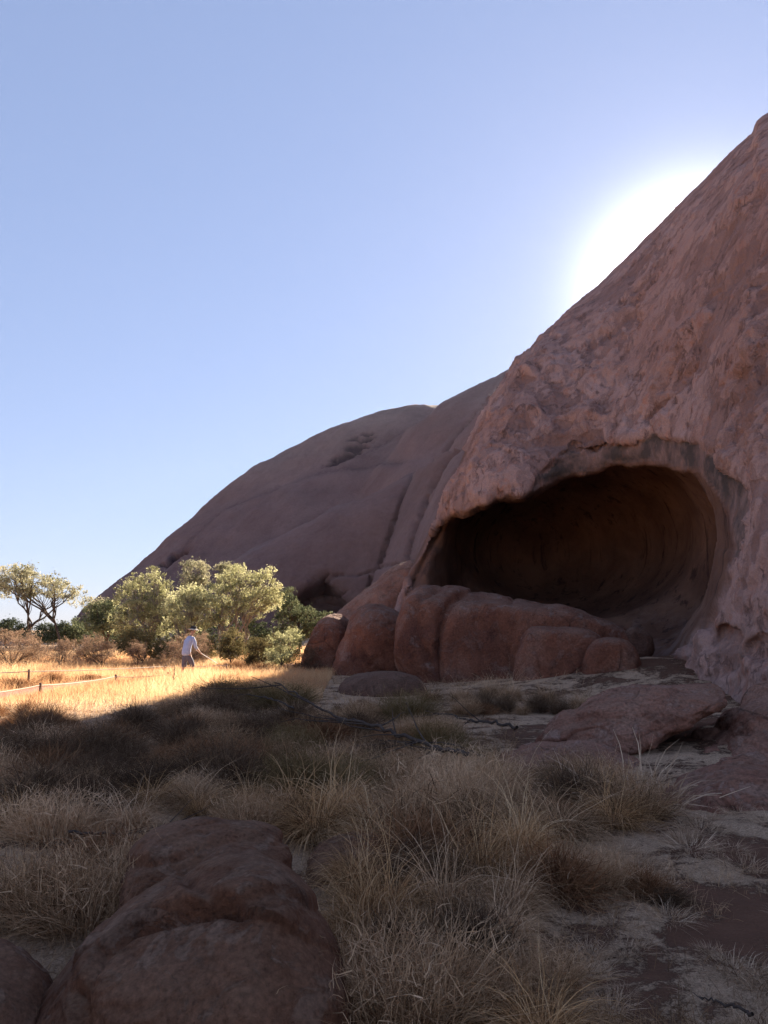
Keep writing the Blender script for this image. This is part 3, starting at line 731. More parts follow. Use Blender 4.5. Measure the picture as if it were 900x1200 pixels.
# slab and ledges low on the right
TR('rock_slab', 'thick tilted sandstone slab with flaking plates lying on the ledge below the cave', 'rock slab',
   [(640, 862), (652, 846), (672, 834), (700, 820), (740, 811), (775, 808), (815, 806), (850, 809), (858, 818), (850, 829), (822, 841), (795, 856), (768, 868), (745, 880), (715, 884), (690, 876), (660, 868)], 12.3, 1.0, .26, M_b2, .9, seed=93, amp=.045, sc=1.6, p=3.4, res=.02, flake=1.2, grain=(1, 1, 2.2), smooth=1, strata=.05, sfreq=5, tilt=-.3)
TR('rock_ledge', 'knobbly reddish rock wedged under the left end of the tilted slab', 'rock',
   [(626, 900), (634, 878), (648, 860), (668, 845), (690, 850), (696, 880), (690, 902)], 12.2, .6, .22, M_b1, .5, seed=97, amp=.06, sc=1.8, p=3, res=.02, flake=1.1, strata=.05, smooth=1)
TR('rock_ledge', 'thin flat grey rock sheet left of and below the tilted slab', 'rock ledge',
   [(560, 925), (570, 902), (600, 889), (640, 881), (690, 880), (720, 888), (760, 905), (765, 935), (700, 945)], 10.6, 1.0, .12, M_b2, 1.3, seed=103, amp=.05, sc=1.4, p=3.4, res=.022, flake=1.2, grain=(1, 1, 3), strata=.05, sfreq=7, smooth=1)
TR('rock_ledge', 'layered rock ledge with a dark slot, directly under the tilted slab', 'rock ledge',
   [(668, 955), (676, 915), (696, 900), (740, 892), (790, 882), (812, 868), (850, 860), (905, 852), (990, 850), (1040, 950), (900, 965)], 12.2, 1.0, .3, M_b2, 1.0, seed=107, amp=.09, sc=1.2, p=3.2, res=.026, flake=1.1, grain=(1, 1, 2.6), strata=.10, sfreq=4, smooth=1, lines=[([(795, 862), (815, 880), (835, 894), (850, 888), (846, 862)], .35, 7, 0, 10)])
TR('rock_ledge', 'sloping bedrock shelf rising to the right edge behind the tilted slab', 'rock ledge',
   [(800, 880), (820, 856), (850, 838), (880, 828), (930, 820), (1010, 816), (1060, 900), (860, 905)], 13.2, 1.2, .35, M_b2, 1.3, seed=109, amp=.09, sc=1.2, p=3, res=.03, flake=1., grain=(1, 1, 2.4), strata=.07, sfreq=4, smooth=1)
TR('rock_ledge', 'lower rounded rock ledge at the right edge beside the pale grass', 'rock ledge',
   [(740, 975), (752, 935), (782, 918), (820, 908), (860, 900), (900, 902), (960, 898), (1040, 905), (1040, 985), (800, 990)], 9.3, .9, .25, M_b2, .8, seed=113, amp=.06, sc=1.4, p=3.2, res=.02, flake=1., grain=(1, 1, 2.4), strata=.07, sfreq=5, smooth=1)
TR('stone', 'squarish brown stone at the foot of the cliff on the right edge', 'stone',
   [(872, 850), (868, 825), (880, 806), (905, 796), (945, 800), (960, 850)], 14.6, .5, .4, M_b2, .2, seed=123, amp=.07, sc=1.4)
TR('flat_rock', 'flat dark red rock half hidden in the grass beneath the dead branch', 'rock',
   [(458, 930), (470, 900), (492, 886), (530, 882), (560, 888), (580, 905), (585, 935)], 10.3, .8, .3, M_b3, .6, seed=133, amp=.05, sc=1.5)
TR('flat_rock', 'small low rock right of the foreground boulder with straw hanging over it', 'rock',
   [(352, 1035), (360, 1000), (390, 988), (430, 984), (470, 990), (490, 1010), (495, 1040)], 6.1, .45, .2, M_b3, .5, seed=143, amp=.03, sc=2)
# foreground boulders
FG = dict(p=2.6, kind=None)
TR('boulder', 'largest foreground boulder, broad sloping dark red-brown rock low on the left', 'boulder',
   [(-20, 1420), (20, 1240), (46, 1168), (78, 1126), (106, 1092), (118, 1062), (150, 1040), (205, 1015), (255, 990), (296, 985), (322, 998), (346, 1014), (372, 1048), (388, 1095), (394, 1150), (400, 1240), (420, 1420)], 4.4, .85, .55, M_b3, .30, seed=207, amp=.035, sc=1.3, res=.014, flake=.7, grain=(1.2, 1, 1.6), back=.50, p=2.3,
   lines=[([(84, 1230), (92, 1165), (118, 1112), (160, 1084), (215, 1068), (262, 1060), (282, 1068)], .075, 6, -.045, 40), ([(104, 1110), (128, 1062), (165, 1032), (205, 1014), (285, 992)], .02, 5, -.03, 14),
          ([(196, 1012), (225, 1045), (262, 1062), (320, 1068)], .025, 6, .03, 24), ([(262, 1060), (330, 1046), (372, 1060)], .02, 6, -.03, 20)])
TR('boulder', 'lower ledge-like rock tucked behind the largest foreground boulder', 'boulder',
   [(136, 1120), (143, 1045), (150, 1015), (166, 992), (190, 981), (225, 976), (270, 973), (310, 976), (334, 984), (342, 1005), (335, 1120)], 5.2, .38, .16, M_b3, .4, seed=217, amp=.03, sc=1.6, res=.012, flake=1., grain=(1, 1, 2), back=.1, p=3,
   lines=[([(150, 1012), (200, 1004), (240, 985), (290, 976), (336, 985)], .06, 5, -.025, 14)])
TR('boulder', 'dark boulder cut off by the lower left corner of the picture', 'boulder',
   [(-90, 1330), (-90, 1130), (-50, 1100), (0, 1092), (30, 1105), (52, 1135), (55, 1170), (40, 1215), (30, 1330)], 4.5, .5, .3, M_b3, .4, back=.3, seed=227, amp=.04, sc=1.8, res=.014)

# ------------------------------------------------------------------ blades, tubes, leaves
def blades(base, dirv, length, curl, width, seg, tone, rg, droop=1., wob=.0):
    """base (N,3), dirv (N,3) unit start direction; each blade bends over and downwards"""
    n = len(base); t = np.linspace(0, 1, seg+1)
    side = rg.normal(size=(n, 3)); side -= (side*dirv).sum(1)[:, None]*dirv
    side /= np.linalg.norm(side, axis=1)[:, None]
    lean = dirv*np.array([1, 1, 0]); ln = np.linalg.norm(lean, axis=1)[:, None]; lean = lean/np.maximum(ln, 1e-6)
    bend = lean*.8+rg.normal(size=(n, 3))*.45; bend[:, 2] = -droop
    pts = np.zeros((n, seg+1, 3)); pts[:, 0] = base
    d = dirv.copy(); st = (length/seg)[:, None]
    for k in range(seg):
        pts[:, k+1] = pts[:, k]+d*st
        d = d+bend*(curl[:, None]/seg)*(1+k*.35)
        if wob: d = d+rg.normal(size=(n, 3))*wob
        d /= np.linalg.norm(d, axis=1)[:, None]
    wd = width[:, None]*(1-.85*t[None]**1.5)
    L = pts-side[:, None]*wd[..., None]*.5; Rr = pts+side[:, None]*wd[..., None]*.5
    V = np.stack([L, Rr], 2).reshape(-1, 3)
    I = np.arange(n*(seg+1)*2).reshape(n, seg+1, 2)
    Q = np.stack([I[:, :-1, 0], I[:, :-1, 1], I[:, 1:, 1], I[:, 1:, 0]], -1).reshape(-1, 4)
    tn = np.repeat(tone, (seg+1)*2); hh = np.tile(np.repeat(t, 2), n)
    return V, Q, tn, hh, pts
def join(parts):
    Vs, Qs, o = [], [], 0; at = [[] for _ in parts[0][2:]]
    for p in parts:
        Vs.append(p[0]); Qs.append(p[1]+o); o += len(p[0])
        for i, a in enumerate(p[2:]): at[i].append(a)
    return [np.concatenate(Vs), np.concatenate(Qs)]+[np.concatenate(a) for a in at]
def udir(rg, n, tilt, spread=None):
    a = rg.uniform(0, 2*math.pi, n); t = tilt
    return np.stack([np.sin(t)*np.cos(a), np.sin(t)*np.sin(a), np.cos(t)], 1), a
def tubes(lines, k=5):
    """lines: list of (points (m,3), radii (m,))"""
    Vs, Qs, o = [], [], 0
    for pts, rad in lines:
        pts = np.asarray(pts, float); m = len(pts)
        tg = np.gradient(pts, axis=0); tg /= np.maximum(np.linalg.norm(tg, axis=1), 1e-9)[:, None]
        ref = np.array([.31, .17, .93]) if abs(tg[:, 2]).mean() < .8 else np.array([1., .2, 0])
        u = np.cross(tg, ref); u /= np.maximum(np.linalg.norm(u, axis=1), 1e-9)[:, None]; v = np.cross(tg, u)
        a = np.linspace(0, 2*math.pi, k, endpoint=False)
        ring = pts[:, None]+np.asarray(rad)[:, None, None]*(u[:, None]*np.cos(a)[None, :, None]+v[:, None]*np.sin(a)[None, :, None])
        Vs.append(ring.reshape(-1, 3)); I = o+np.arange(m*k).reshape(m, k); J = np.roll(I, -1, 1)
        Qs.append(np.stack([I[:-1], J[:-1], J[1:], I[1:]], -1).reshape(-1, 4)); o += m*k
    return np.concatenate(Vs), np.concatenate(Qs)
def leaves(cen, size, rg, aspect=.38, droop=.3):
    n = len(cen)
    a = rg.normal(size=(n, 3)); a[:, 2] -= droop; a /= np.linalg.norm(a, axis=1)[:, None]
    b = np.cross(a, rg.normal(size=(n, 3))); b /= np.linalg.norm(b, axis=1)[:, None]
    s = (size*rg.uniform(.6, 1.3, n))[:, None]
    V = np.stack([cen-a*s*.5, cen+b*s*aspect*.5, cen+a*s*.5, cen-b*s*aspect*.5], 1).reshape(-1, 3)
    return V, np.arange(n*4).reshape(n, 4)

def veg_material(name, stops, trans=.35, objvar=.25, tip=None):
    k = NT(name); t = k.attr('tone')
    o = k.math('MULTIPLY', k.math('SUBTRACT', k.rnd(), .5), objvar)
    t2 = k.math('ADD', t, o, True)
    c = k.ramp(t2, stops)
    if tip is not None: c = k.mix(k.math('MULTIPLY', k.attr('hgt'), .7), c, tip)
    k.leaf(c, trans); return k.m
def bark_material(name, a, b, sc=9.):
    k = NT(name); n = k.noise(k.mapping(k.objc(), (1, 1, .3)), sc, 6, .7)
    k.bsdf(k.ramp(n, [(.35, a), (.65, b)]), .9, k.bump(n, .5, .02), .1); return k.m
M_straw = veg_material('dry_straw', [(0, (.08, .043, .022)), (.35, (.38, .215, .10)), (.7, (.68, .41, .20)), (1, (.86, .62, .37))], .35, .4)
M_grey = veg_material('grey_straw', [(0, (.06, .032, .018)), (.4, (.36, .22, .12)), (.8, (.64, .42, .25)), (1, (.80, .56, .36))], .3, .5)
M_dark = veg_material('dark_twigs', [(0, (.045, .027, .018)), (.5, (.13, .08, .05)), (1, (.28, .18, .11))], .2)
M_rust = veg_material('rusty_straw', [(0, (.10, .045, .025)), (.5, (.28, .14, .07)), (1, (.48, .28, .15))], .3)
M_olive = veg_material('olive_straw', [(0, (.06, .042, .02)), (.5, (.17, .115, .05)), (1, (.34, .24, .12))], .3)
M_pale = veg_material('bleached_litter', [(0, (.22, .14, .085)), (.5, (.52, .36, .24)), (1, (.82, .62, .44))], .3)
M_gold = veg_material('golden_grass', [(0, (.44, .20, .10)), (.5, (.66, .41, .215)), (1, (.80, .60, .37))], .45)

def tussock_mesh(name, kind, seed, mat):
    rg = np.random.default_rng(seed)
    parts = []
    if kind in ('straw', 'gold'):
        n = 620
        d, a = udir(rg, n, np.abs(rg.normal(0, .42, n)).clip(0, 1.25))
        rr = np.sqrt(rg.uniform(0, 1, n))*.13
        base = np.stack([rr*np.cos(a)+rg.normal(0, .03, n), rr*np.sin(a)+rg.normal(0, .03, n), np.zeros(n)-.03], 1)
        L = rg.uniform(.45, 1.05, n)*(1-.12*np.abs(d[:, 0]))
        parts.append(blades(base, d, L, rg.uniform(.7, 2.5, n), rg.uniform(.0035, .0075, n), 7, rg.beta(2.2, 2., n), rg, 1., .05)[:4])
        n = 800                                     # short tangled undergrowth
        d, a = udir(rg, n, rg.uniform(.2, 1.45, n)); rr = np.sqrt(rg.uniform(0, 1, n))*.24
        base = np.stack([rr*np.cos(a), rr*np.sin(a), rg.uniform(-.02, .16, n)], 1)
        parts.append(blades(base, d, rg.uniform(.12, .45, n), rg.uniform(-.5, 2.2, n), rg.uniform(.003, .006, n), 4, rg.beta(1.4, 2.6, n)*.8, rg, .7, .16)[:4])
        n = 26                                      # long seed stalks with crooked tips
        d, a = udir(rg, n, rg.uniform(.05, .6, n)); base = rg.normal(0, .08, (n, 3))*[1, 1, 0]
        s = blades(base, d, rg.uniform(.9, 1.3, n), rg.uniform(.3, 1.2, n), rg.uniform(.005, .009, n), 9, rg.uniform(.7, 1, n), rg, .8, .09)
        parts.append(s[:4])
        n = 95                                      # bold pale straws that hook over
        d, a = udir(rg, n, rg.uniform(.1, .9, n)); base = rg.normal(0, .09, (n, 3))*[1, 1, .3]
        parts.append(blades(base, d, rg.uniform(.5, .95, n), rg.uniform(1.5, 3.4, n), rg.uniform(.006, .011, n), 9, rg.uniform(.75, 1, n), rg, 1., .10)[:4])
    elif kind == 'fine':
        n = 1500
        d, a = udir(rg, n, rg.uniform(.0, 1.35, n)); rr = np.sqrt(rg.uniform(0, 1, n))*.30
        base = np.stack([rr*np.cos(a), rr*np.sin(a), rg.uniform(-.03, .25, n)*(1-rr/.4)], 1)
        parts.append(blades(base, d, rg.uniform(.22, .55, n), rg.uniform(-.6, 1.6, n), rg.uniform(.003, .006, n), 5, rg.beta(2, 2, n), rg, .6, .2)[:4])
        n = 700
        d, a = udir(rg, n, rg.uniform(.0, 1.5, n)); c = rg.normal(0, .2, (n, 3))*[1, 1, .5]+[0, 0, .30]
        parts.append(blades(c, d, rg.uniform(.06, .2, n), rg.uniform(-1, 2, n), rg.uniform(.003, .007, n), 3, rg.beta(2.5, 1.6, n), rg, .4, .3)[:4])
    elif kind == 'ball':                            # low springy bush of thin twigs
        n = 1700
        d, a = udir(rg, n, rg.uniform(0, 1.5, n)); 
        base = d*rg.uniform(.0, .32, n)[:, None]*[1, 1, .8]+rg.normal(0, .04, (n, 3)); base[:, 2] = np.abs(base[:, 2])-.02
        d2 = d+rg.normal(0, .5, (n, 3)); d2 /= np.linalg.norm(d2, axis=1)[:, None]
        lump = 1+.35*fbm(d*2.2+seed, 2, seed)
        parts.append(blades(base, d2, rg.uniform(.16, .36, n)*lump, rg.uniform(-.6, .8, n), rg.uniform(.004, .009, n), 4, rg.beta(2, 2.2, n), rg, .3, .22)[:4])
    else:                                           # litter tuft
        n = 260
        d, a = udir(rg, n, rg.uniform(.1, 1.4, n)); rr = np.sqrt(rg.uniform(0, 1, n))*.2
        base = np.stack([rr*np.cos(a), rr*np.sin(a), np.zeros(n)-.01], 1)
        parts.append(blades(base, d, rg.uniform(.08, .28, n), rg.uniform(0, 2, n), rg.uniform(.003, .007, n), 4, rg.beta(2, 2, n), rg, .7, .12)[:4])
    V, Q, tn, hh = join(parts)
    keep = V[:, 2] < -.08; V[keep, 2] = -.08
    return mesh_np(name, V, Q, False, {'tone': tn, 'hgt': hh}, [mat])
TM = {}
for key, kind, mat, nv in (('straw', 'straw', M_straw, 4), ('grey', 'fine', M_grey, 3), ('dark', 'ball', M_dark, 3), ('rust', 'ball', M_rust, 3), ('olive', 'fine', M_olive, 2), ('rusttall', 'straw', M_rust, 2), ('pale', 'straw', M_grey, 3), ('tuft', 'tuft', M_pale, 3), ('darkfine', 'fine', M_dark, 2), ('gold', 'straw', M_gold, 2)):
    TM[key] = [tussock_mesh(key+'_tussock', kind, 300+17*i+len(key)*7, mat) for i in range(nv)]
LOOK = {'straw': ('curly golden-straw tussock', 'grass_tussock', 'tussock'), 'grey': ('fine grey-brown wiry tussock', 'grass_tussock', 'tussock'),
        'dark': ('dark brown dead-looking low bush', 'low_bush', 'bush'), 'rust': ('rust-brown springy low bush', 'low_bush', 'bush'),
        'olive': ('olive-brown rounded grass clump', 'grass_tussock', 'tussock'), 'rusttall': ('reddish tall dry tussock', 'grass_tussock', 'tussock'),
        'pale': ('pale bleached upright tussock', 'grass_tussock', 'tussock'), 'tuft': ('tiny pale grass tuft', 'grass_tuft', 'tuft'),
        'darkfine': ('blackish wiry clump', 'low_bush', 'bush'), 'gold': ('sunlit golden tussock', 'grass_tussock', 'tussock')}
def zone(px, py):
    if py > 1085 and px < 330: return 'on the soil in front of the largest foreground boulder'
    if py > 960 and px < 170: return 'left of the foreground boulder near the left edge'
    if py > 990 and px < 470: return 'hugging the right side of the foreground boulder'
    if py > 1090 and px < 620: return 'at the bottom of the picture between boulder and track'
    if py > 1090: return 'at the bottom beside the bare red track'
    if py > 960 and px < 620: return 'in the middle of the foreground grass'
    if py > 930 and px < 800: return 'left of the bare red track in the foreground'
    if py > 930: return 'on the bare ground at the right edge'
    if py > 890 and px < 200: return 'in the shade at the left edge above the boulders'
    if py > 890 and px < 420: return 'just behind the foreground boulder'
    if py > 890: return 'before the flat rock and the layered ledge'
    if px < 150 and py > 835: return 'just inside the shadow edge on the left'
    if px < 150: return 'in the sunlit meadow by the rope fence'
    if py < 800 and px < 350: return 'in the sunlit meadow round the walker'
    if px < 280: return 'in the shade below the walker'
    if px < 400: return 'in the shade round the thick end of the dead branch'
    if px < 520: return 'beyond the dead branch towards the boulder row'
    return 'at the foot of the boulder row before the cave'
placed = []
def tuss(key, px, py, hpx, wid=1., at=None):
    hpx = hpx*(.84 if py > 1020 else 1)
    g = G(px, py) if at is None else np.array([*at, float(T(*at))])
    r = math.hypot(g[0], g[1]); h = hpx*r/F
    k = TM[key][len(placed) % len(TM[key])]
    base = {'straw': .80, 'rusttall': .80, 'pale': .8, 'gold': .8, 'grey': .52, 'olive': .52, 'darkfine': .52, 'dark': .5, 'rust': .5, 'tuft': .2}[key]
    s = h/base
    look, nm, cat = LOOK[key]
    small = ' (low)' if False else ''
    size = 'large ' if h > .75 else ('small ' if h < .35 and key != 'tuft' else '')
    rz = random.uniform(0, 6.28)
    o = link(nm, k, loc=g, rot=(random.uniform(-.08, .08), random.uniform(-.08, .08), rz), scale=(s*wid, s*wid, s))
    zn = zone(px, py)
    o['label'] = ' '.join((size+look+' '+zn).split()[:16]); o['category'] = cat; o['group'] = ('%s %s' % (look+'s', zn))
    placed.append((px, py, g[0], g[1], h)); return o
# the clumps one can point to (photo position of the foot, height in photo pixels)
for a in (('straw', 372, 985, 85, 1.1), ('straw', 425, 1100, 125, .85), ('straw', 450, 1090, 130, .9), ('straw', 430, 1150, 120, .9), ('straw', 415, 1045, 100, .9), ('straw', 345, 960, 70, 1.), ('straw', 400, 965, 80, 1.), ('pale', 600, 1075, 100, .9), ('straw', 235, 962, 50, .8), ('straw', 290, 955, 55, .8),
          ('pale', 520, 1080, 130, .9), ('straw', 560, 1040, 120, .9), ('rust', 655, 1050, 70, 1.3), ('straw', 610, 1010, 100, .8), ('grey', 700, 1040, 50, 1.2), ('pale', 640, 965, 50, .9), ('dark', 560, 1125, 80, 1.1), ('darkfine', 505, 1050, 70, 1.1), ('dark', 462, 1135, 80, .9),
          ('grey', 470, 1200, 130, 1.2), ('grey', 430, 1215, 90, 1.2), ('grey', 560, 1190, 75, 1.2), ('grey', 640, 1160, 55, 1.3), ('pale', 590, 1110, 90, 1.1),
          ('grey', 100, 1085, 90, 1.2), ('rust', 60, 1065, 60, 1.5), ('grey', 30, 1075, 80, 1.2), ('grey', 170, 1030, 60, 1.1), ('rust', 130, 1020, 55, 1.3),
          ('dark', 50, 945, 55, 1.3), ('dark', 100, 960, 50, 1.3), ('darkfine', 15, 900, 42, 1.3), ('dark', 65, 900, 40, 1.4), ('dark', 160, 860, 34, 1.5), ('rust', 130, 880, 38, 1.3),
          ('rusttall', 275, 900, 55, 1.0), ('rusttall', 300, 895, 45, 1.1), ('rust', 240, 905, 45, 1.4), ('dark', 215, 870, 35, 1.6), ('darkfine', 245, 840, 30, 1.8), ('dark', 255, 815, 22, 2.2), ('olive', 290, 822, 24, 2.),
          ('dark', 345, 850, 30, 1.7), ('olive', 330, 830, 28, 1.8), ('rust', 380, 870, 34, 1.6), ('dark', 420, 860, 28, 1.6), ('olive', 480, 845, 34, 1.2), ('rusttall', 500, 872, 42, 1.2), ('rusttall', 470, 875, 40, 1.2),
          ('rust', 425, 840, 24, 1.5), ('dark', 435, 900, 32, 1.8), ('grey', 395, 905, 34, 1.5), ('grey', 470, 925, 45, 1.3), ('pale', 560, 950, 58, .9), ('grey', 520, 960, 60, 1.2), ('straw', 590, 925, 60, .7),
          ('darkfine', 566, 833, 22, .8), ('darkfine', 592, 834, 20, .85), ('darkfine', 630, 836, 22, .8), ('darkfine', 656, 838, 20, .8), ('pale', 612, 838, 22, .8), ('grey', 545, 838, 20, 1.1), ('pale', 505, 822, 26, 1.1), ('pale', 540, 822, 28, 1.1), ('pale', 600, 822, 36, .8), ('pale', 640, 826, 34, .8), ('pale', 680, 832, 30, .9),
          ('pale', 575, 818, 30, 1.), ('grey', 740, 960, 50, 1.2), ('grey', 700, 930, 38, 1.3), ('grey', 660, 925, 40, 1.2), ('tuft', 803, 985, 24, .6), ('dark', 785, 1060, 24, 2.), ('rust', 760, 1050, 40, 1.4),
          ('straw', 205, 800, 14, 1.2), ('rust', 60, 800, 12, 2.2), ('rust', 20, 806, 14, 2.4), ('rust', 105, 797, 8, 3), ('rusttall', 270, 800, 18, 1.6), ('rust', 305, 790, 16, 2.), ('rust', 275, 785, 12, 2.)):
    tuss(*a)
# scattered clumps between them
def allowed(px, py):
    if py > 925 and px > 745+(py-925)*.02-40*(py > 1120): return False
    if py > 862 and px > 575 and py < 935: return False
    if 640 < px and py < 930: return False
    if 520 < px and 838 < py < 890: return False
    if py > 985 and px < 425: return False
    if py > 985 and px > 640: return False
    return True
n = 0; tries = 0
rs = random.Random(5)
while n < 110 and tries < 6000:
    tries += 1
    px = rs.uniform(-60, 800); py = 835+rs.random()**.8*400
    if not allowed(px, py): continue
    g = G(px, py); r = math.hypot(g[0], g[1])
    if min([1e9]+[math.hypot(g[0]-b[2], g[1]-b[3])/(.28+.35*b[4]) for b in placed]) < 1: continue
    if py > 940: key = rs.choice(['grey', 'rusttall', 'pale', 'straw', 'grey', 'rust', 'tuft', 'dark', 'straw']); h = rs.uniform(.26, .5)
    elif px < 330: key = rs.choice(['dark', 'rust', 'darkfine', 'grey', 'rust', 'rusttall', 'grey']); h = rs.uniform(.26, .5)
    else: key = rs.choice(['grey', 'rust', 'olive', 'dark', 'pale', 'rusttall', 'grey']); h = rs.uniform(.22, .45)
    tuss(key, px, py, h*F/r, rs.uniform(1.0, 1.5)); n += 1

k_ = 0
while k_ < 34:
    px = rs.uniform(690, 930); py = rs.uniform(945, 1230); g = G(px, py)
    if litter_amount(np.array([g[0]]), np.array([g[1]]))[0] < .45 and rs.random() < .85: continue
    if min(math.hypot(g[0]-b[2], g[1]-b[3]) for b in placed) < .17: continue
    r = math.hypot(g[0], g[1]); tuss('tuft', px, py, rs.uniform(.05, .12)*F/r, rs.uniform(1.2, 2.0)); k_ += 1
# ------------------------------------------------------------------ grass cover nobody could count
def scatter(n, r0, r1, a0, a1, rg, power=1.):
    u = rg.uniform(0, 1, n); r = np.exp(math.log(r0)+(math.log(r1)-math.log(r0))*u**power)
    th = rg.uniform(R_(a0), R_(a1), n); return r*np.sin(th), r*np.cos(th), r, th
def build_cover():
    rg = np.random.default_rng(42); out = []
    x, y, r, th = scatter(140000, 2.3, 34, -31, 31, rg)
    dens = litter_amount(x, y)+.35*fbm(np.stack([x, y, x*0], -1)*.9, 3, 401)
    ok = rg.uniform(0, 1, len(x)) < np.clip((dens-.25)*1.9, 0, 1)
    ok &= ~((th > R_(9)) & (r > 7.4) & (r < 18)) & ~((th > R_(14)) & (r > 18))
    x, y, r = x[ok], y[ok], r[ok]; n = len(x)
    d, a = udir(rg, n, rg.uniform(.05, 1.35, n))
    sc = np.clip(r/9, .8, 2.2); tone = np.clip(.45+.35*fbm(np.stack([x, y, x*0], -1)*.7, 2, 402)+rg.normal(0, .16, n), 0, 1)
    out.append(blades(np.stack([x, y, T(x, y)-.01], 1), d, rg.uniform(.05, .20, n)*np.clip(r/10, .9, 1.6), rg.uniform(0, 1.8, n), .0032*sc*rg.uniform(.7, 1.5, n), 3, tone, rg, .8, .12)[:4])
    V, Q, tn, hh = join(out)
    o = link('grass', mesh_np('grass', V, Q, False, {'tone': tn, 'hgt': hh}, [M_grey]), kind='stuff', label='thin dry grass and straw litter between the tussocks', category='grass')
    out = []
    x, y, r, th = scatter(190000, 16, 75, -31, 2, rg, .85)
    ok = (x < -1.5-.035*(y-20)) | (y > 30); ok &= rg.uniform(0, 1, len(x)) < sstep(15.5, 21, y)
    pathd = path_dist(x, y); ok &= pathd > .55+.2*rg.normal(size=len(x))
    x, y, r = x[ok], y[ok], r[ok]; n = len(x)
    d, a = udir(rg, n, np.abs(rg.normal(0, .35, n)))
    f = fbm(np.stack([x, y, x*0], -1)*.35, 3, 403)
    tone = np.clip(.55+.35*f+rg.normal(0, .15, n), 0, 1)
    h = rg.uniform(.16, .40, n)*(1+.4*f)*np.clip((r-14)/10, .35, 1.25)*sstep(.2, 1.6, path_dist(x, y)+.3)
    out.append(blades(np.stack([x, y, T(x, y)-.01], 1), d, h, rg.uniform(.1, .9, n), .0065*np.clip(r/22, .8, 2.2)*rg.uniform(.7, 1.5, n), 3, tone, rg, .8, .05)[:4])
    V, Q, tn, hh = join(out)
    link('meadow_grass', mesh_np('meadow_grass', V, Q, False, {'tone': tn, 'hgt': hh}, [M_gold]), kind='stuff', label='golden dry meadow grass in full sun left of the rock', category='grass')
# the walking track and its rope fences (centre line in plan)
path_pts = np.array([G(-230, 838)[:2], G(-60, 826)[:2], G(30, 812)[:2], G(100, 800)[:2], G(170, 795)[:2], G(232, 793)[:2], G(300, 786)[:2], G(345, 779)[:2]])
def path_dist(x, y):
    best = np.full(np.shape(x), 1e9)
    for a, b in zip(path_pts[:-1], path_pts[1:]):
        e = b-a; t = np.clip(((x-a[0])*e[0]+(y-a[1])*e[1])/(e@e), 0, 1)
        best = np.minimum(best, np.hypot(x-a[0]-e[0]*t, y-a[1]-e[1]*t))
    return best
def build_path():
    k = NT('trodden_earth'); n1 = k.noise(k.pos(), 6, 7, .7)
    k.bsdf(k.ramp(n1, [(.3, (.26, .11, .07)), (.7, (.38, .19, .13))]), .95, k.bump(n1, .6, .03))
    P2 = []
    for a, b in zip(path_pts[:-1], path_pts[1:]):
        m = max(2, int(np.linalg.norm(b-a)/.4))
        for t in np.linspace(0, 1, m, endpoint=False): P2.append(a+(b-a)*t)
    P2.append(path_pts[-1]); P2 = np.array(P2)
    for _ in range(8): P2[1:-1] = (P2[:-2]+2*P2[1:-1]+P2[2:])/4
    tg = np.gradient(P2, axis=0); tg /= np.linalg.norm(tg, axis=1)[:, None]; nn = np.stack([-tg[:, 1], tg[:, 0]], 1)
    w_ = np.linspace(-.62, .62, 7); wob = 1+.12*np.sin(np.arange(len(P2))*.9)
    V = P2[:, None]+nn[:, None]*w_[None, :, None]*wob[:, None, None]
    z = T(V[..., 0], V[..., 1])+.022
    V = np.concatenate([V, z[..., None]], -1); m = len(P2)
    I = np.arange(m*7).reshape(m, 7)
    Q = np.stack([I[:-1, :-1], I[1:, :-1], I[1:, 1:], I[:-1, 1:]], -1).reshape(-1, 4)
    me = mesh_np('path', V.reshape(-1, 3), Q, True, None, [k.m])
    if me.polygons[0].normal.z < 0: me.flip_normals()
    link('path', me, kind='structure')
build_path(); build_cover()
# ------------------------------------------------------------------ trees and shrubs grown inside their own outline
def foliage_mat(name, stops, trans=.45): return veg_material(name, stops, trans, .12)
M_leafA = foliage_mat('yellow_green_leaves', [(0, (.15, .15, .075)), (.5, (.40, .385, .20)), (1, (.62, .59, .36))])
M_leafB = foliage_mat('olive_grey_leaves', [(0, (.12, .12, .07)), (.5, (.32, .30, .19)), (1, (.52, .48, .33))])
M_leafC = foliage_mat('dark_green_leaves', [(0, (.03, .04, .022)), (.5, (.10, .115, .065)), (1, (.21, .22, .12))], .3)
M_leafD = foliage_mat('tan_twigs', [(0, (.12, .075, .05)), (.5, (.27, .175, .12)), (1, (.42, .30, .20))], .35)
M_leafE = foliage_mat('brown_olive_leaves', [(0, (.07, .055, .028)), (.5, (.17, .14, .065)), (1, (.30, .25, .12))], .35)
M_bark = bark_material('pale_bark', (.20, .16, .13), (.36, .31, .27))
M_barkd = bark_material('dark_bark', (.06, .045, .035), (.14, .105, .08))
def curve_pts(a, b, sag, m, rg, jit):
    t = np.linspace(0, 1, m)[:, None]; p = a+(b-a)*t
    p[:, 2] += (sag*np.sin(math.pi*t)[:, 0])
    j = rg.normal(0, jit, (m, 3)); j[0] = 0; j[-1] = 0
    return p+j*np.sin(math.pi*t)**.5
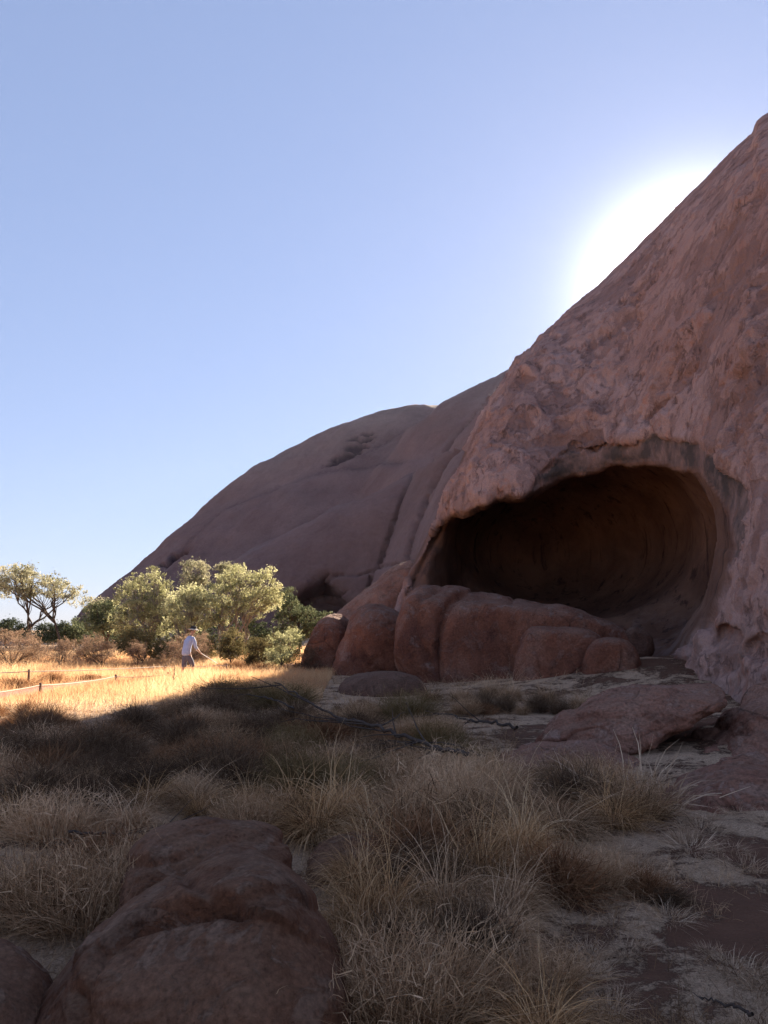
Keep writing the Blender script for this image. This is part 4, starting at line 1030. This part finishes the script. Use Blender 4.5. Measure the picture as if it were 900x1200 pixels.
def plant(name, label, cat, outline, foot, r, leafmat, barkmat, ncl=50, nleaf=140, lsize=.11, clr=.34, depth=None, limbs=5, fork=.25, trunk_r=.10, seed=1, group=None, asp=.4, feet=None, twig=True, tonec=0., crown_part='crown'):
    rg = np.random.default_rng(seed)
    pts = np.array(outline, float); fx, fy = foot
    th0 = float(ang(fx, 760)[0]); right = np.array([math.cos(th0), -math.sin(th0)]); away = np.array([math.sin(th0), math.cos(th0)])
    base2 = away*r; zb = float(T(base2[0], base2[1]))
    uv = []
    for a, b in pts:
        th, m = ang(a, b); uv.append((r*math.tan(th-th0), CAMZ+r/math.cos(th-th0)*m-zb))
    uv = np.array(uv); lo, hi = uv.min(0), uv.max(0); wdt = hi[0]-lo[0]; dep = depth or wdt*.42
    C = []; need = ncl
    while len(C) < need:
        q = rg.uniform(lo, hi, (ncl*4, 2)); d = polydist(uv, q[:, 0], q[:, 1])
        for (u, v), dd in zip(q, d):
            if dd < -clr*.55 and len(C) < need:
                c = (lo+hi)/2; e = min(1, abs(u-c[0])/(wdt/2+1e-6))
                C.append((u, rg.uniform(-1, 1)*dep*math.sqrt(max(.05, 1-e*e)), v))
    C = np.array(C)
    # limbs by clustering the clumps
    K = min(limbs, len(C)); cen = C[rg.choice(len(C), K, replace=False)]
    for _ in range(6):
        lab = np.argmin(((C[:, None]-cen[None])**2).sum(2), 1)
        for k in range(K):
            if (lab == k).any(): cen[k] = C[lab == k].mean(0)
    root = empty(name, (base2[0], base2[1], zb), label, cat, group, -th0)
    H = hi[1]; lines = []; sts = []
    stems = feet or [(0., 0.)]
    for k in range(K):
        s = stems[k % len(stems)]; st = np.array([s[0], rg.normal(0, .05), -.15])
        f = np.array([s[0]+s[1]+(cen[k][0]-s[0])*.18, cen[k][1]*.15, H*fork*rg.uniform(.8, 1.15)])
        if k < len(stems):
            sts.append((curve_pts(st, f, 0, 6, rg, .02*H/5), np.linspace(trunk_r, trunk_r*.72, 6))); lines.append(sts[-1])
        f0 = sts[k % len(stems)][0][-1]
        l = curve_pts(f0, cen[k]-[0, 0, .1], .06*H*rg.uniform(-.3, 1), 8, rg, .035*H/3)
        lines.append((l, np.linspace(trunk_r*.6, trunk_r*.26, 8)))
        if twig:
            for c in C[lab == k]:
                i = rg.integers(2, 8); lines.append((curve_pts(l[i], c, .12, 5, rg, .04), np.linspace(trunk_r*.22, trunk_r*.07, 5)))
    V, Q = tubes(lines, 5)
    link('trunk', mesh_np('trunk', V, Q, True, None, [barkmat]), root)
    # leaves
    n = ncl*nleaf; ci = np.repeat(np.arange(ncl), nleaf)
    cs = rg.uniform(.6, 1.25, ncl)*clr
    P3 = C[ci]+rg.normal(0, 1, (n, 3))*cs[ci][:, None]*np.array([1, 1, .62])*.62
    # finer sub-clumps
    sub = rg.normal(0, .5, (ncl*9, 3))*np.repeat(cs, 9)[:, None]*[1.1, 1.1, .7]
    si = ci*9+rg.integers(0, 9, n)
    P3 = np.where(rg.uniform(0, 1, n)[:, None] < .75, C[ci]+sub[si]+rg.normal(0, .13*clr, (n, 3)), P3)
    P3[:, 2] = np.maximum(P3[:, 2], .04)
    V, Q = leaves(P3, lsize, rg, asp)
    tc = np.clip(.5+tonec+rg.normal(0, .2, ncl), 0, 1)
    tone = np.clip(tc[ci]+rg.normal(0, .14, n), 0, 1)
    link(crown_part, mesh_np(crown_part, V, Q, False, {'tone': np.repeat(tone, 4), 'hgt': np.zeros(len(V))}, [leafmat]), root)
    return root
TG = 'trees beyond the meadow'; SG = 'dry shrubs along the far side of the meadow'
plant('tree', 'open spreading tree with forked bare limbs, alone against the sky at far left', 'tree',
      [(-14, 700), (-6, 668), (8, 660), (30, 659), (46, 664), (55, 672), (72, 668), (80, 678), (95, 686), (98, 700), (88, 708), (72, 704), (56, 703), (44, 700), (30, 704), (12, 708)], (47, 756), 46, M_leafB, M_barkd,
      ncl=120, nleaf=105, lsize=.105, clr=.30, limbs=10, fork=.40, trunk_r=.085, seed=11, group=TG, feet=[(0, -.35), (1.35, -.5)], depth=1.6)
plant('tree', 'thin pale-leaved tree in the gap between the open tree and the green thicket', 'tree',
      [(88, 716), (90, 702), (100, 696), (112, 700), (122, 696), (128, 704), (124, 716), (108, 722)], (108, 752), 60, M_leafB, M_barkd, ncl=22, nleaf=90, lsize=.13, clr=.34, limbs=4, fork=.4, seed=12, group=TG)
plant('tree', 'dark rounded green tree, left end of the thicket', 'tree',
      [(90, 745), (96, 722), (108, 706), (122, 700), (140, 696), (150, 712), (150, 745)], (124, 758), 54, M_leafC, M_barkd, ncl=60, nleaf=150, lsize=.14, clr=.42, limbs=5, seed=13, group=TG, tonec=.15)
plant('tree', 'yellow-green tree with a peaked crown before the skyline of the hill', 'tree',
      [(126, 735), (128, 700), (140, 686), (146, 676), (160, 672), (172, 661), (186, 664), (196, 676), (204, 690), (206, 712), (198, 750), (140, 752)], (170, 760), 49, M_leafA, M_bark, ncl=165, nleaf=130, lsize=.115, clr=.33, limbs=7, fork=.2, seed=14, group=TG, trunk_r=.11)
plant('tree', 'grey-green tree with a loose domed top above the bright shrub', 'tree',
      [(206, 700), (210, 675), (214, 656), (228, 650), (240, 656), (246, 668), (244, 690), (236, 705)], (226, 758), 53, M_leafB, M_bark, ncl=70, nleaf=110, lsize=.12, clr=.32, limbs=5, fork=.35, seed=15, group=TG)
plant('tree', 'narrow grey-topped tree rising behind the largest olive tree', 'tree',
      [(252, 690), (254, 662), (262, 650), (272, 656), (280, 670), (278, 695)], (266, 758), 53, M_leafB, M_bark, ncl=50, nleaf=110, lsize=.12, clr=.30, limbs=4, fork=.35, seed=16, group=TG)
plant('tree', 'largest olive tree with pale branches showing, right of the walker', 'tree',
      [(236, 712), (240, 690), (248, 676), (262, 668), (282, 660), (296, 668), (308, 658), (322, 668), (330, 686), (332, 704), (322, 722), (300, 730), (282, 722), (262, 738), (240, 734)], (268, 764), 46, M_leafA, M_bark, ncl=190, nleaf=125, lsize=.11, clr=.31, limbs=9, fork=.22, seed=17, group=TG, trunk_r=.12, tonec=-.05, feet=[(0, 0), (.25, .5), (-.3, -.2)])
plant('tree', 'bright lime-green low tree directly behind the walker', 'tree',
      [(188, 742), (188, 716), (196, 700), (206, 690), (222, 682), (238, 682), (250, 692), (252, 712), (244, 738), (215, 746)], (218, 762), 45, M_leafA, M_bark, ncl=125, nleaf=130, lsize=.11, clr=.32, limbs=6, fork=.15, seed=18, group=TG, tonec=.14)
plant('tree', 'shaded dark green tree between the largest olive tree and the small cave', 'tree',
      [(318, 745), (322, 712), (328, 690), (340, 682), (352, 696), (360, 710), (378, 712), (392, 722), (392, 742), (360, 752)], (350, 762), 52, M_leafC, M_barkd, ncl=90, nleaf=150, lsize=.14, clr=.42, limbs=6, seed=19, group=TG, tonec=.1)
plant('tree', 'deep green undergrowth tree below the largest olive tree', 'tree',
      [(186, 772), (190, 740), (226, 730), (260, 722), (290, 722), (315, 728), (345, 742), (350, 772)], (270, 772), 50, M_leafC, M_barkd, ncl=130, nleaf=150, lsize=.13, clr=.42, limbs=5, fork=.1, seed=20, group=TG, tonec=-.1)
plant('tree', 'low dark bushy tree on the horizon at the left edge', 'tree',
      [(-30, 750), (-20, 728), (0, 728), (12, 722), (30, 728), (40, 738), (40, 752)], (8, 754), 75, M_leafC, M_barkd, ncl=55, nleaf=130, lsize=.18, clr=.5, limbs=4, seed=21, group=TG)
plant('tree', 'dark hedge-like tree under the open spreading tree', 'tree',
      [(34, 758), (40, 734), (58, 724), (78, 728), (98, 722), (120, 734), (150, 736), (190, 738), (196, 762)], (100, 762), 58, M_leafC, M_barkd, ncl=110, nleaf=150, lsize=.15, clr=.5, limbs=7, fork=.1, seed=22, group=TG, depth=2.)
# dry shrubs on the meadow edge
plant('shrub', 'broad tan twiggy shrub filling the left edge of the meadow', 'shrub',
      [(-20, 782), (-20, 742), (-4, 734), (12, 738), (24, 732), (42, 740), (56, 750), (62, 764), (56, 782)], (16, 784), 36.5, M_leafD, M_barkd, ncl=85, nleaf=150, lsize=.085, clr=.27, limbs=8, fork=.12, trunk_r=.03, seed=31, group=SG, asp=.16)
plant('shrub', 'rounded pinkish-tan shrub with a short bare stem, right of the broad one', 'shrub',
      [(84, 774), (90, 756), (100, 744), (114, 740), (128, 746), (138, 756), (139, 772), (126, 776), (100, 778)], (126, 784), 36.5, M_leafD, M_barkd, ncl=70, nleaf=150, lsize=.08, clr=.25, limbs=7, fork=.12, trunk_r=.03, seed=32, group=SG, asp=.16)
plant('shrub', 'small upright tan shrub between the rounded shrub and the walker', 'shrub',
      [(149, 774), (150, 756), (156, 747), (164, 750), (171, 760), (172, 774)], (161, 782), 37, M_leafD, M_barkd, ncl=30, nleaf=140, lsize=.08, clr=.22, limbs=5, fork=.12, trunk_r=.025, seed=33, group=SG, asp=.16)
plant('shrub', 'grey-brown low shrub beneath the yellow-green peaked tree', 'shrub',
      [(132, 772), (134, 740), (150, 730), (176, 732), (190, 744), (196, 772)], (166, 780), 40, M_leafE, M_barkd, ncl=60, nleaf=140, lsize=.10, clr=.3, limbs=6, fork=.1, trunk_r=.03, seed=34, group=SG, asp=.3)
plant('shrub', 'orange-tan arching shrub just behind the walker', 'shrub',
      [(186, 776), (190, 756), (204, 746), (222, 740), (240, 730), (248, 744), (248, 766), (240, 778)], (216, 784), 36, M_leafD, M_barkd, ncl=70, nleaf=150, lsize=.08, clr=.25, limbs=7, fork=.12, trunk_r=.03, seed=35, group=SG, asp=.16)
plant('shrub', 'olive-brown rounded shrub at the foot of the largest olive tree', 'shrub',
      [(254, 772), (255, 748), (264, 736), (278, 733), (288, 744), (288, 768), (276, 776)], (271, 784), 38, M_leafE, M_barkd, ncl=50, nleaf=150, lsize=.09, clr=.26, limbs=6, fork=.15, trunk_r=.03, seed=36, group=SG, asp=.3)
plant('shrub', 'brown shaded shrub right of the olive-brown one', 'shrub',
      [(286, 780), (290, 754), (300, 744), (314, 748), (322, 760), (322, 782)], (304, 786), 37, M_leafE, M_barkd, ncl=45, nleaf=150, lsize=.09, clr=.26, limbs=6, fork=.1, trunk_r=.03, seed=37, group=SG, asp=.3, tonec=-.25)
plant('shrub', 'pale yellow-green open shrub at the left tip of the slanting rock slab', 'shrub',
      [(308, 778), (310, 756), (320, 742), (334, 736), (344, 731), (358, 735), (362, 746), (350, 760), (340, 776), (322, 784)], (330, 793), 33, M_leafA, M_barkd, ncl=62, nleaf=130, lsize=.075, clr=.22, limbs=8, fork=.15, trunk_r=.03, seed=38, group=SG, asp=.3, tonec=-.12)
plant('shrub', 'reddish-brown twiggy shrub leaning on the slanting rock slab', 'shrub',
      [(336, 796), (342, 774), (354, 758), (366, 752), (376, 760), (380, 780), (372, 798)], (356, 800), 32, M_leafD, M_barkd, ncl=42, nleaf=140, lsize=.08, clr=.22, limbs=6, fork=.1, trunk_r=.025, seed=39, group=SG, asp=.16, tonec=-.45)
plant('sapling', 'little bare twiggy sapling in the meadow left of the rounded shrub', 'sapling',
      [(60, 772), (62, 764), (72, 758), (84, 764), (84, 772)], (71, 784), 34, M_leafD, M_barkd, ncl=14, nleaf=10, lsize=.06, clr=.14, limbs=5, fork=.3, trunk_r=.022, seed=40, asp=.16, crown_part='twigs')
plant('sapling', 'sparse dry sapling in the near grass just left of the walker', 'sapling',
      [(196, 792), (200, 776), (210, 768), (216, 780), (212, 792)], (205, 812), 24, M_leafD, M_barkd, ncl=12, nleaf=8, lsize=.05, clr=.1, limbs=4, fork=.3, trunk_r=.012, seed=41, asp=.16, crown_part='twigs')

plant('shrub', 'wide brown-olive shrub under the bright lime-green tree', 'shrub',
      [(176, 776), (180, 752), (196, 744), (226, 742), (252, 748), (262, 774)], (218, 780), 41, M_leafE, M_barkd, ncl=70, nleaf=150, lsize=.10, clr=.3, limbs=7, fork=.1, trunk_r=.03, seed=51, group=SG, asp=.3)
plant('shrub', 'brown shaded shrub mass between the largest olive tree and the dark green tree', 'shrub',
      [(284, 778), (290, 750), (310, 742), (334, 744), (352, 754), (356, 780)], (322, 784), 41, M_leafE, M_barkd, ncl=75, nleaf=150, lsize=.10, clr=.3, limbs=7, fork=.1, trunk_r=.03, seed=52, group=SG, asp=.3, tonec=-.3)
plant('shrub', 'pinkish twiggy shrub between the broad tan shrub and the rounded one', 'shrub',
      [(54, 776), (58, 756), (72, 746), (88, 748), (94, 762), (92, 776)], (74, 780), 41, M_leafD, M_barkd, ncl=36, nleaf=140, lsize=.09, clr=.27, limbs=6, fork=.1, trunk_r=.03, seed=53, group=SG, asp=.16)

# ------------------------------------------------------------------ rope fences along the track
M_post = bark_material('weathered_post', (.16, .10, .07), (.30, .20, .14), 14)
k = NT('pale_rope'); k.bsdf(k.ramp(k.noise(k.objc(), 60, 3), [(.4, (.46, .39, .30)), (.6, (.62, .54, .44))]), .9); M_rope = k.m
def fence(label, posts, off_top=.02, sag=.05):
    """posts: (px, py_foot, height)"""
    g = [G(a, b) for a, b, h in posts]; root = empty('rope_fence', g[1], label, 'fence', None)
    tops = []
    for p, (a, b, h) in zip(g, posts):
        loc = p-g[1]; ln = random.uniform(-.05, .05)
        V, Q = tubes([(np.array([[0, 0, -.15], [ln*.3, 0, h*.4], [ln*.7, 0, h*.85], [ln, 0, h], [ln, 0, h+.004]]), [.036, .036, .034, .032, .004])], 8)
        link('post', mesh_np('post', V, Q, True, None, [M_post]), root, loc=loc)
        tops.append(loc+np.array([ln*.9, -.036, h-.06]))
    lines = []
    for a, b in zip(tops[:-1], tops[1:]):
        t = np.linspace(0, 1, 14)[:, None]; q = a+(b-a)*t; q[:, 2] -= sag*(4*t*(1-t))[:, 0]; lines.append((q, np.full(14, .014)))
    V, Q = tubes(lines, 6); link('rope', mesh_np('rope', V, Q, True, None, [M_rope]), root)
fence('low rope fence on the near side of the track, running under the walker', [(-70, 833, .34), (47, 816, .33), (136, 803, .32), (196, 799, .30), (244, 797, .26)])
fence('taller rope fence on the far side of the track across the sunlit grass', [(-110, 812, .56), (33, 805, .52), (192, 792, .42), (265, 790, .40)], sag=.03)

# ------------------------------------------------------------------ fallen branches and sticks
M_stick = bark_material('dead_wood', (.045, .032, .028), (.10, .075, .06), 12)
def branch(label, pts, rad, seed, twigs=6, tl=.6, cat='branch', name='fallen_branch', fan=0):
    """pts: (px, py, range) of points along it"""
    rg = np.random.default_rng(seed); w_ = np.array([P(a, b, r) for a, b, r in pts]); org = w_[0].copy()
    t = np.linspace(0, len(w_)-1, len(w_)*6); q = np.stack([np.interp(t, np.arange(len(w_)), w_[:, i]) for i in range(3)], 1)
    for _ in range(3): q[1:-1] = (q[:-2]+q[1:-1]*2+q[2:])/4
    q[1:-1] += rg.normal(0, rad*.7, q[1:-1].shape); q -= org
    r = np.linspace(rad, rad*.35, len(q)); root = empty(name, org, label, cat)
    V, Q = tubes([(q, r)], 7); link('stem', mesh_np('stem', V, Q, True, None, [M_stick]), root)
    L = []
    for _ in range(twigs):
        i = rg.integers(3, len(q)-2); d = q[min(i+3, len(q)-1)]-q[i]; d /= np.linalg.norm(d)+1e-9
        d = d+rg.normal(0, .45, 3)*[1, 1, .45]; d /= np.linalg.norm(d); l = tl*rg.uniform(.5, 1.3)
        tt = np.linspace(0, 1, 7)[:, None]; p = q[i]+d*l*tt+np.cumsum(rg.normal(0, .02*l, (7, 3)), 0)*tt
        L.append((p, np.linspace(rad*.4, rad*.12, 7)))
    for l in L:
        V, Q = tubes([l], 5); link('twig', mesh_np('twig', V, Q, True, None, [M_stick]), root)
branch('long dark fallen branch slanting across the middle of the grass', [(551, 884, 9.0), (520, 877, 9.2), (480, 864, 9.5), (440, 851, 9.9), (405, 842, 10.3), (372, 828, 10.7), (345, 812, 11.2), (322, 800, 11.7)], .026, 5, 14, 1.0)
branch('dark branch lying on the pale ground before the boulder row', [(606, 852, 13.6), (575, 846, 14), (550, 846, 14.2), (530, 838, 15), (500, 833, 15.6)], .026, 6, 4, .5)
branch('thin pale-dark stick lying across the shaded grass left of the long branch', [(345, 830, 15), (320, 818, 16), (290, 814, 17), (262, 816, 17.5)], .016, 7, 5, .6)
branch('spray of thin dark twigs on the flat rock under the long branch', [(568, 886, 9.4), (530, 872, 10), (490, 868, 10.4), (440, 880, 10.6)], .011, 8, 16, .8, 'twigs', 'dead_twigs')
branch('thin stick lying on the bare track in the lower right corner', [(882, 1188, 3.55), (860, 1180, 3.65), (835, 1172, 3.75), (818, 1168, 3.8)], .007, 9, 1, .08, 'stick', 'stick')
branch('bleached curved twig reaching over the right flank of the largest foreground boulder', [(375, 1105, 3.9), (350, 1112, 3.8), (325, 1128, 3.7), (300, 1148, 3.6)], .004, 10, 5, .15, 'twig', 'dead_twig')
branch('grey sticks tangled in the shaded grass behind the foreground boulder', [(80, 975, 6.6), (130, 978, 6.6), (175, 974, 6.7), (215, 962, 7)], .011, 12, 10, .5, 'sticks', 'dead_twigs')

# ------------------------------------------------------------------ the walker
def cloth(name, c, rough=.85):
    k = NT(name); n = k.noise(k.objc(), 7, 4, .6)
    k.bsdf(k.mix(.3, tuple(c), k.ramp(n, [(.3, tuple(v*.6 for v in c)), (.7, tuple(min(1, v*1.2) for v in c))])), rough, k.bump(n, .4, .02)); return k.m
def skin(name, verts, edges, mat, parent, sub=2):
    me = bpy.data.meshes.new(name); me.from_pydata([v[:3] for v in verts], edges, []); me.materials.append(mat)
    o = link(name, me, parent)
    sk = o.modifiers.new('skin', 'SKIN'); sk.use_smooth_shade = True; sk.branch_smoothing = .4
    for i, v in enumerate(verts):
        rr = v[3] if hasattr(v[3], '__len__') else (v[3], v[3])
        me.skin_vertices[0].data[i].radius = rr; me.skin_vertices[0].data[i].use_root = i == 0
    ss = o.modifiers.new('subsurf', 'SUBSURF'); ss.levels = sub; ss.render_levels = sub
    return o
def build_person():
    g = G(221, 797); th0 = float(ang(221, 760)[0])
    root = empty('person', g, 'person', 'person', None, -th0+R_(32))
    root['label'] = 'person in pale blue shirt, dark shorts and brimmed hat, stooping forward on the track'
    Ms = cloth('skin_tone', (.45, .26, .18), .6)
    # +X is the walking direction (to the right), Y depth
    v = [(-.02, 0, .93, (.15, .12)), (.0, 0, 1.05, (.13, .12)), (.06, 0, 1.20, (.15, .13)), (.13, 0, 1.36, (.15, .12)), (.19, 0, 1.46, (.06, .06)), (.235, 0, 1.53, (.052, .052)),
         (.27, 0, 1.60, (.082, .075)), (.30, 0, 1.68, (.088, .078)), (.31, 0, 1.735, (.06, .055))]
    e = [(i, i+1) for i in range(8)]
    def add(p, a): v.append(p); e.append((a, len(v)-1)); return len(v)-1
    for s, fx in ((-1, .14), (1, -.16)):                   # legs, mid-stride
        a = add((-.02+fx*.2, s*.09, .84, .088), 0); a = add((fx*.6+.03, s*.10, .50, .058), a); a = add((fx*1.0-.02, s*.10, .30, .052), a)
        a = add((fx*1.25-.04, s*.10, .09, .036), a); a = add((fx*1.25+.02, s*.10, .045, (.035, .03)), a); a = add((fx*1.25+.13, s*.11, .035, (.035, .022)), a)
    hands = []
    for s in (-1, 1):                                      # arms
        a = add((.15, s*.13, 1.40, .055), 3); a = add((.17, s*.20, 1.36, .050), a)
        if s < 0: el = (.17, -.25, 1.10); wr = (.33, -.22, .93)
        else: el = (.06, .26, 1.12); wr = (.16, .25, .92)
        a = add((*el, .038), a); a = add((*wr, .026), a)
        d = np.array(wr)-np.array(el); d /= np.linalg.norm(d); c = np.array(wr)+d*.06
        a = add((*c, (.034, .018)), a); hands.append(c)
        up = np.array([-.3, 0, .95]); yv = np.array([0, 1, 0])
        for i in range(4):                                 # fingers closing on the pole / hanging
            o_ = yv*((i-1.5)*.019); p1 = c+d*.035+o_; p2 = c+d*(.065-.004*abs(i-1.3))+o_-up*.022; p3 = p2-up*.024-d*.012
            b = add((*p1, .0095), a); b = add((*p2, .0085), b); add((*p3, .0075), b)
        t1 = c-yv*s*.03+d*.005+up*.0; t2 = t1+d*.035-up*.02; b = add((*t1, .011), a); add((*t2, .0085), b)
    root.rotation_euler = (0, -.10, -th0+R_(32)); bpy.context.view_layer.update()
    skin('body', v, e, Ms, root)
    # face and hair
    def blob(name, c, rad, mat, par=root, rot=(0, 0, 0)):
        n = 16; th = np.linspace(0, math.pi, n//2+1); ph = np.linspace(0, 2*math.pi, n, endpoint=False)
        A, B = np.meshgrid(th, ph, indexing='ij'); Vv = np.stack([np.sin(A)*np.cos(B)*rad[0], np.sin(A)*np.sin(B)*rad[1], np.cos(A)*rad[2]], -1).reshape(-1, 3)
        I = np.arange((n//2+1)*n).reshape(n//2+1, n); J = np.roll(I, -1, 1); Q = np.stack([I[:-1], J[:-1], J[1:], I[1:]], -1).reshape(-1, 4)
        return link(name, mesh_np(name, Vv, Q, True, None, [mat]), par, loc=c, rot=rot)
    Mh = cloth('dark_hair', (.05, .035, .03)); Me = cloth('eye_dark', (.03, .02, .02))
    blob('nose', (.395, 0, 1.635), (.022, .014, .022), Ms); blob('mouth', (.372, 0, 1.600), (.010, .024, .006), cloth('lips', (.3, .12, .1)))
    for s in (-1, 1):
        blob('eye', (.375, s*.03, 1.662), (.008, .012, .007), Me); blob('ear', (.295, s*.082, 1.645), (.022, .010, .032), Ms)
    blob('hair', (.275, 0, 1.675), (.088, .086, .080), Mh, rot=(0, -.3, 0))
    # shirt, shorts, shoes, hat
    Mshirt = cloth('pale_blue_cotton', (.40, .45, .62)); Msho = cloth('dark_grey_cotton', (.13, .12, .15)); Mshoe = cloth('brown_leather', (.07, .045, .035))
    v2 = [(-.045, 0, .80, (.185, .16)), (-.035, 0, .92, (.18, .155)), (-.01, 0, 1.05, (.17, .145)), (.05, 0, 1.20, (.185, .155)), (.12, 0, 1.35, (.175, .145)), (.18, 0, 1.44, (.085, .08))]
    e2 = [(i, i+1) for i in range(5)]
    def add2(p, a): v2.append(p); e2.append((a, len(v2)-1)); return len(v2)-1
    a = add2((.155, -.17, 1.385, .07), 4); a = add2((.17, -.235, 1.22, .062), a); a = add2((.172, -.25, 1.10, .055), a); add2((.25, -.235, 1.01, .05), a)
    a = add2((.145, .17, 1.385, .07), 4); a = add2((.10, .24, 1.22, .062), a); a = add2((.065, .26, 1.12, .055), a); add2((.11, .255, 1.02, .05), a)
    skin('shirt', v2, e2, Mshirt, root)
    v3 = [(-.02, 0, .90, (.15, .13)), (-.02, 0, .82, (.15, .12))]; e3 = [(0, 1)]
    for s, fx in ((-1, .14), (1, -.16)):
        v3.append((fx*.35, s*.10, .70, .105)); i = len(v3)-1; e3.append((1, i)); v3.append((fx*.62+.02, s*.105, .50, .088)); e3.append((i, i+1)); v3.append((fx*.7+.02, s*.105, .42, .082)); e3.append((i+1, i+2))
    skin('shorts', v3, e3, Msho, root)
    for s, fx in ((-1, .14), (1, -.16)):
        skin('shoe', [(fx*1.25-.06, s*.10, .055, (.045, .042)), (fx*1.25+.03, s*.10, .05, (.045, .04)), (fx*1.25+.14, s*.11, .04, (.042, .03)), (fx*1.25+.18, s*.11, .035, (.03, .022))], [(0, 1), (1, 2), (2, 3)], Mshoe, root)
    prof = [(0., .115), (.05, .112), (.078, .095), (.088, .06), (.092, .012), (.10, .0)]
    Vh, n = [], 24
    ring = [(.178, -.004), (.172, .002), (.12, .012), (.098, .02), (.094, .06), (.084, .105), (.05, .118), (.0, .119)]
    ring = [(.165, -.018), (.17, -.010)]+ring[1:]
    for rr, zz in ring: Vh += [(rr*1.05*math.cos(t)*(1.08), rr*math.sin(t), zz-.02*abs(math.sin(t))*(rr > .15)) for t in np.linspace(0, 2*math.pi, n, endpoint=False)]
    I = np.arange(len(Vh)).reshape(-1, n); J = np.roll(I, -1, 1); Q = np.stack([I[:-1], J[:-1], J[1:], I[1:]], -1).reshape(-1, 4)
    kh = NT('two_tone_hat'); sep = kh.n('ShaderNodeSeparateXYZ'); kh.l(kh.objc(), sep.inputs[0])
    kh.bsdf(kh.ramp(kh.math('MULTIPLY', sep.outputs[2], 8.), [(.10, (.55, .50, .42)), (.16, (.04, .035, .035))]), .9)
    link('hat', mesh_np('hat', Vh, Q, True, None, [kh.m]), root, loc=(.295, 0, 1.668), rot=(0, .20, 0))
    # the pole in his hand: a thing of its own
    c = hands[0]; M = root.matrix_basis
    a = np.array(M @ Vector(c+np.array([-.16, 0, .10]))); d = np.array([.66, 0, -.46]); b = np.array(M @ Vector(c+d))
    kp = NT('white_paint'); kp.bsdf((.8, .78, .74), .5)
    V, Q = tubes([(np.stack([(b-a)*t for t in np.linspace(0, 1, 5)]), [.013]*5)], 8)
    o = link('pole', mesh_np('pole', V, Q, True, None, [kp.m]), loc=a); o['label'] = 'white pole held slanting forward and down by the walker'; o['category'] = 'pole'
bpy.context.view_layer.update()
build_person()
# ------------------------------------------------------------------ dusty air
def haze(dens, aniso, col):
    x, y0, y1, z0, z1 = 520., -40., 760., -6., 150.
    V = [(a, b, c) for a in (-x, x) for b in (y0, y1) for c in (z0, z1)]
    Q = [(0, 1, 3, 2), (4, 6, 7, 5), (0, 4, 5, 1), (2, 3, 7, 6), (0, 2, 6, 4), (1, 5, 7, 3)]
    m = bpy.data.materials.new('dusty_air'); m.use_nodes = True; t = m.node_tree; t.nodes.clear()
    o = t.nodes.new('ShaderNodeOutputMaterial'); v = t.nodes.new('ShaderNodeVolumePrincipled')
    v.inputs['Color'].default_value = (*col, 1); v.inputs['Density'].default_value = dens; v.inputs['Anisotropy'].default_value = aniso
    t.links.new(v.outputs[0], o.inputs['Volume'])
    ob = link('haze', mesh_np('haze', np.array(V, float), np.array(Q), False, None, [m]), kind='stuff', label='thin dusty air between the camera and the far dome', category='haze')
haze(.00002, .5, (.68, .76, 1.))
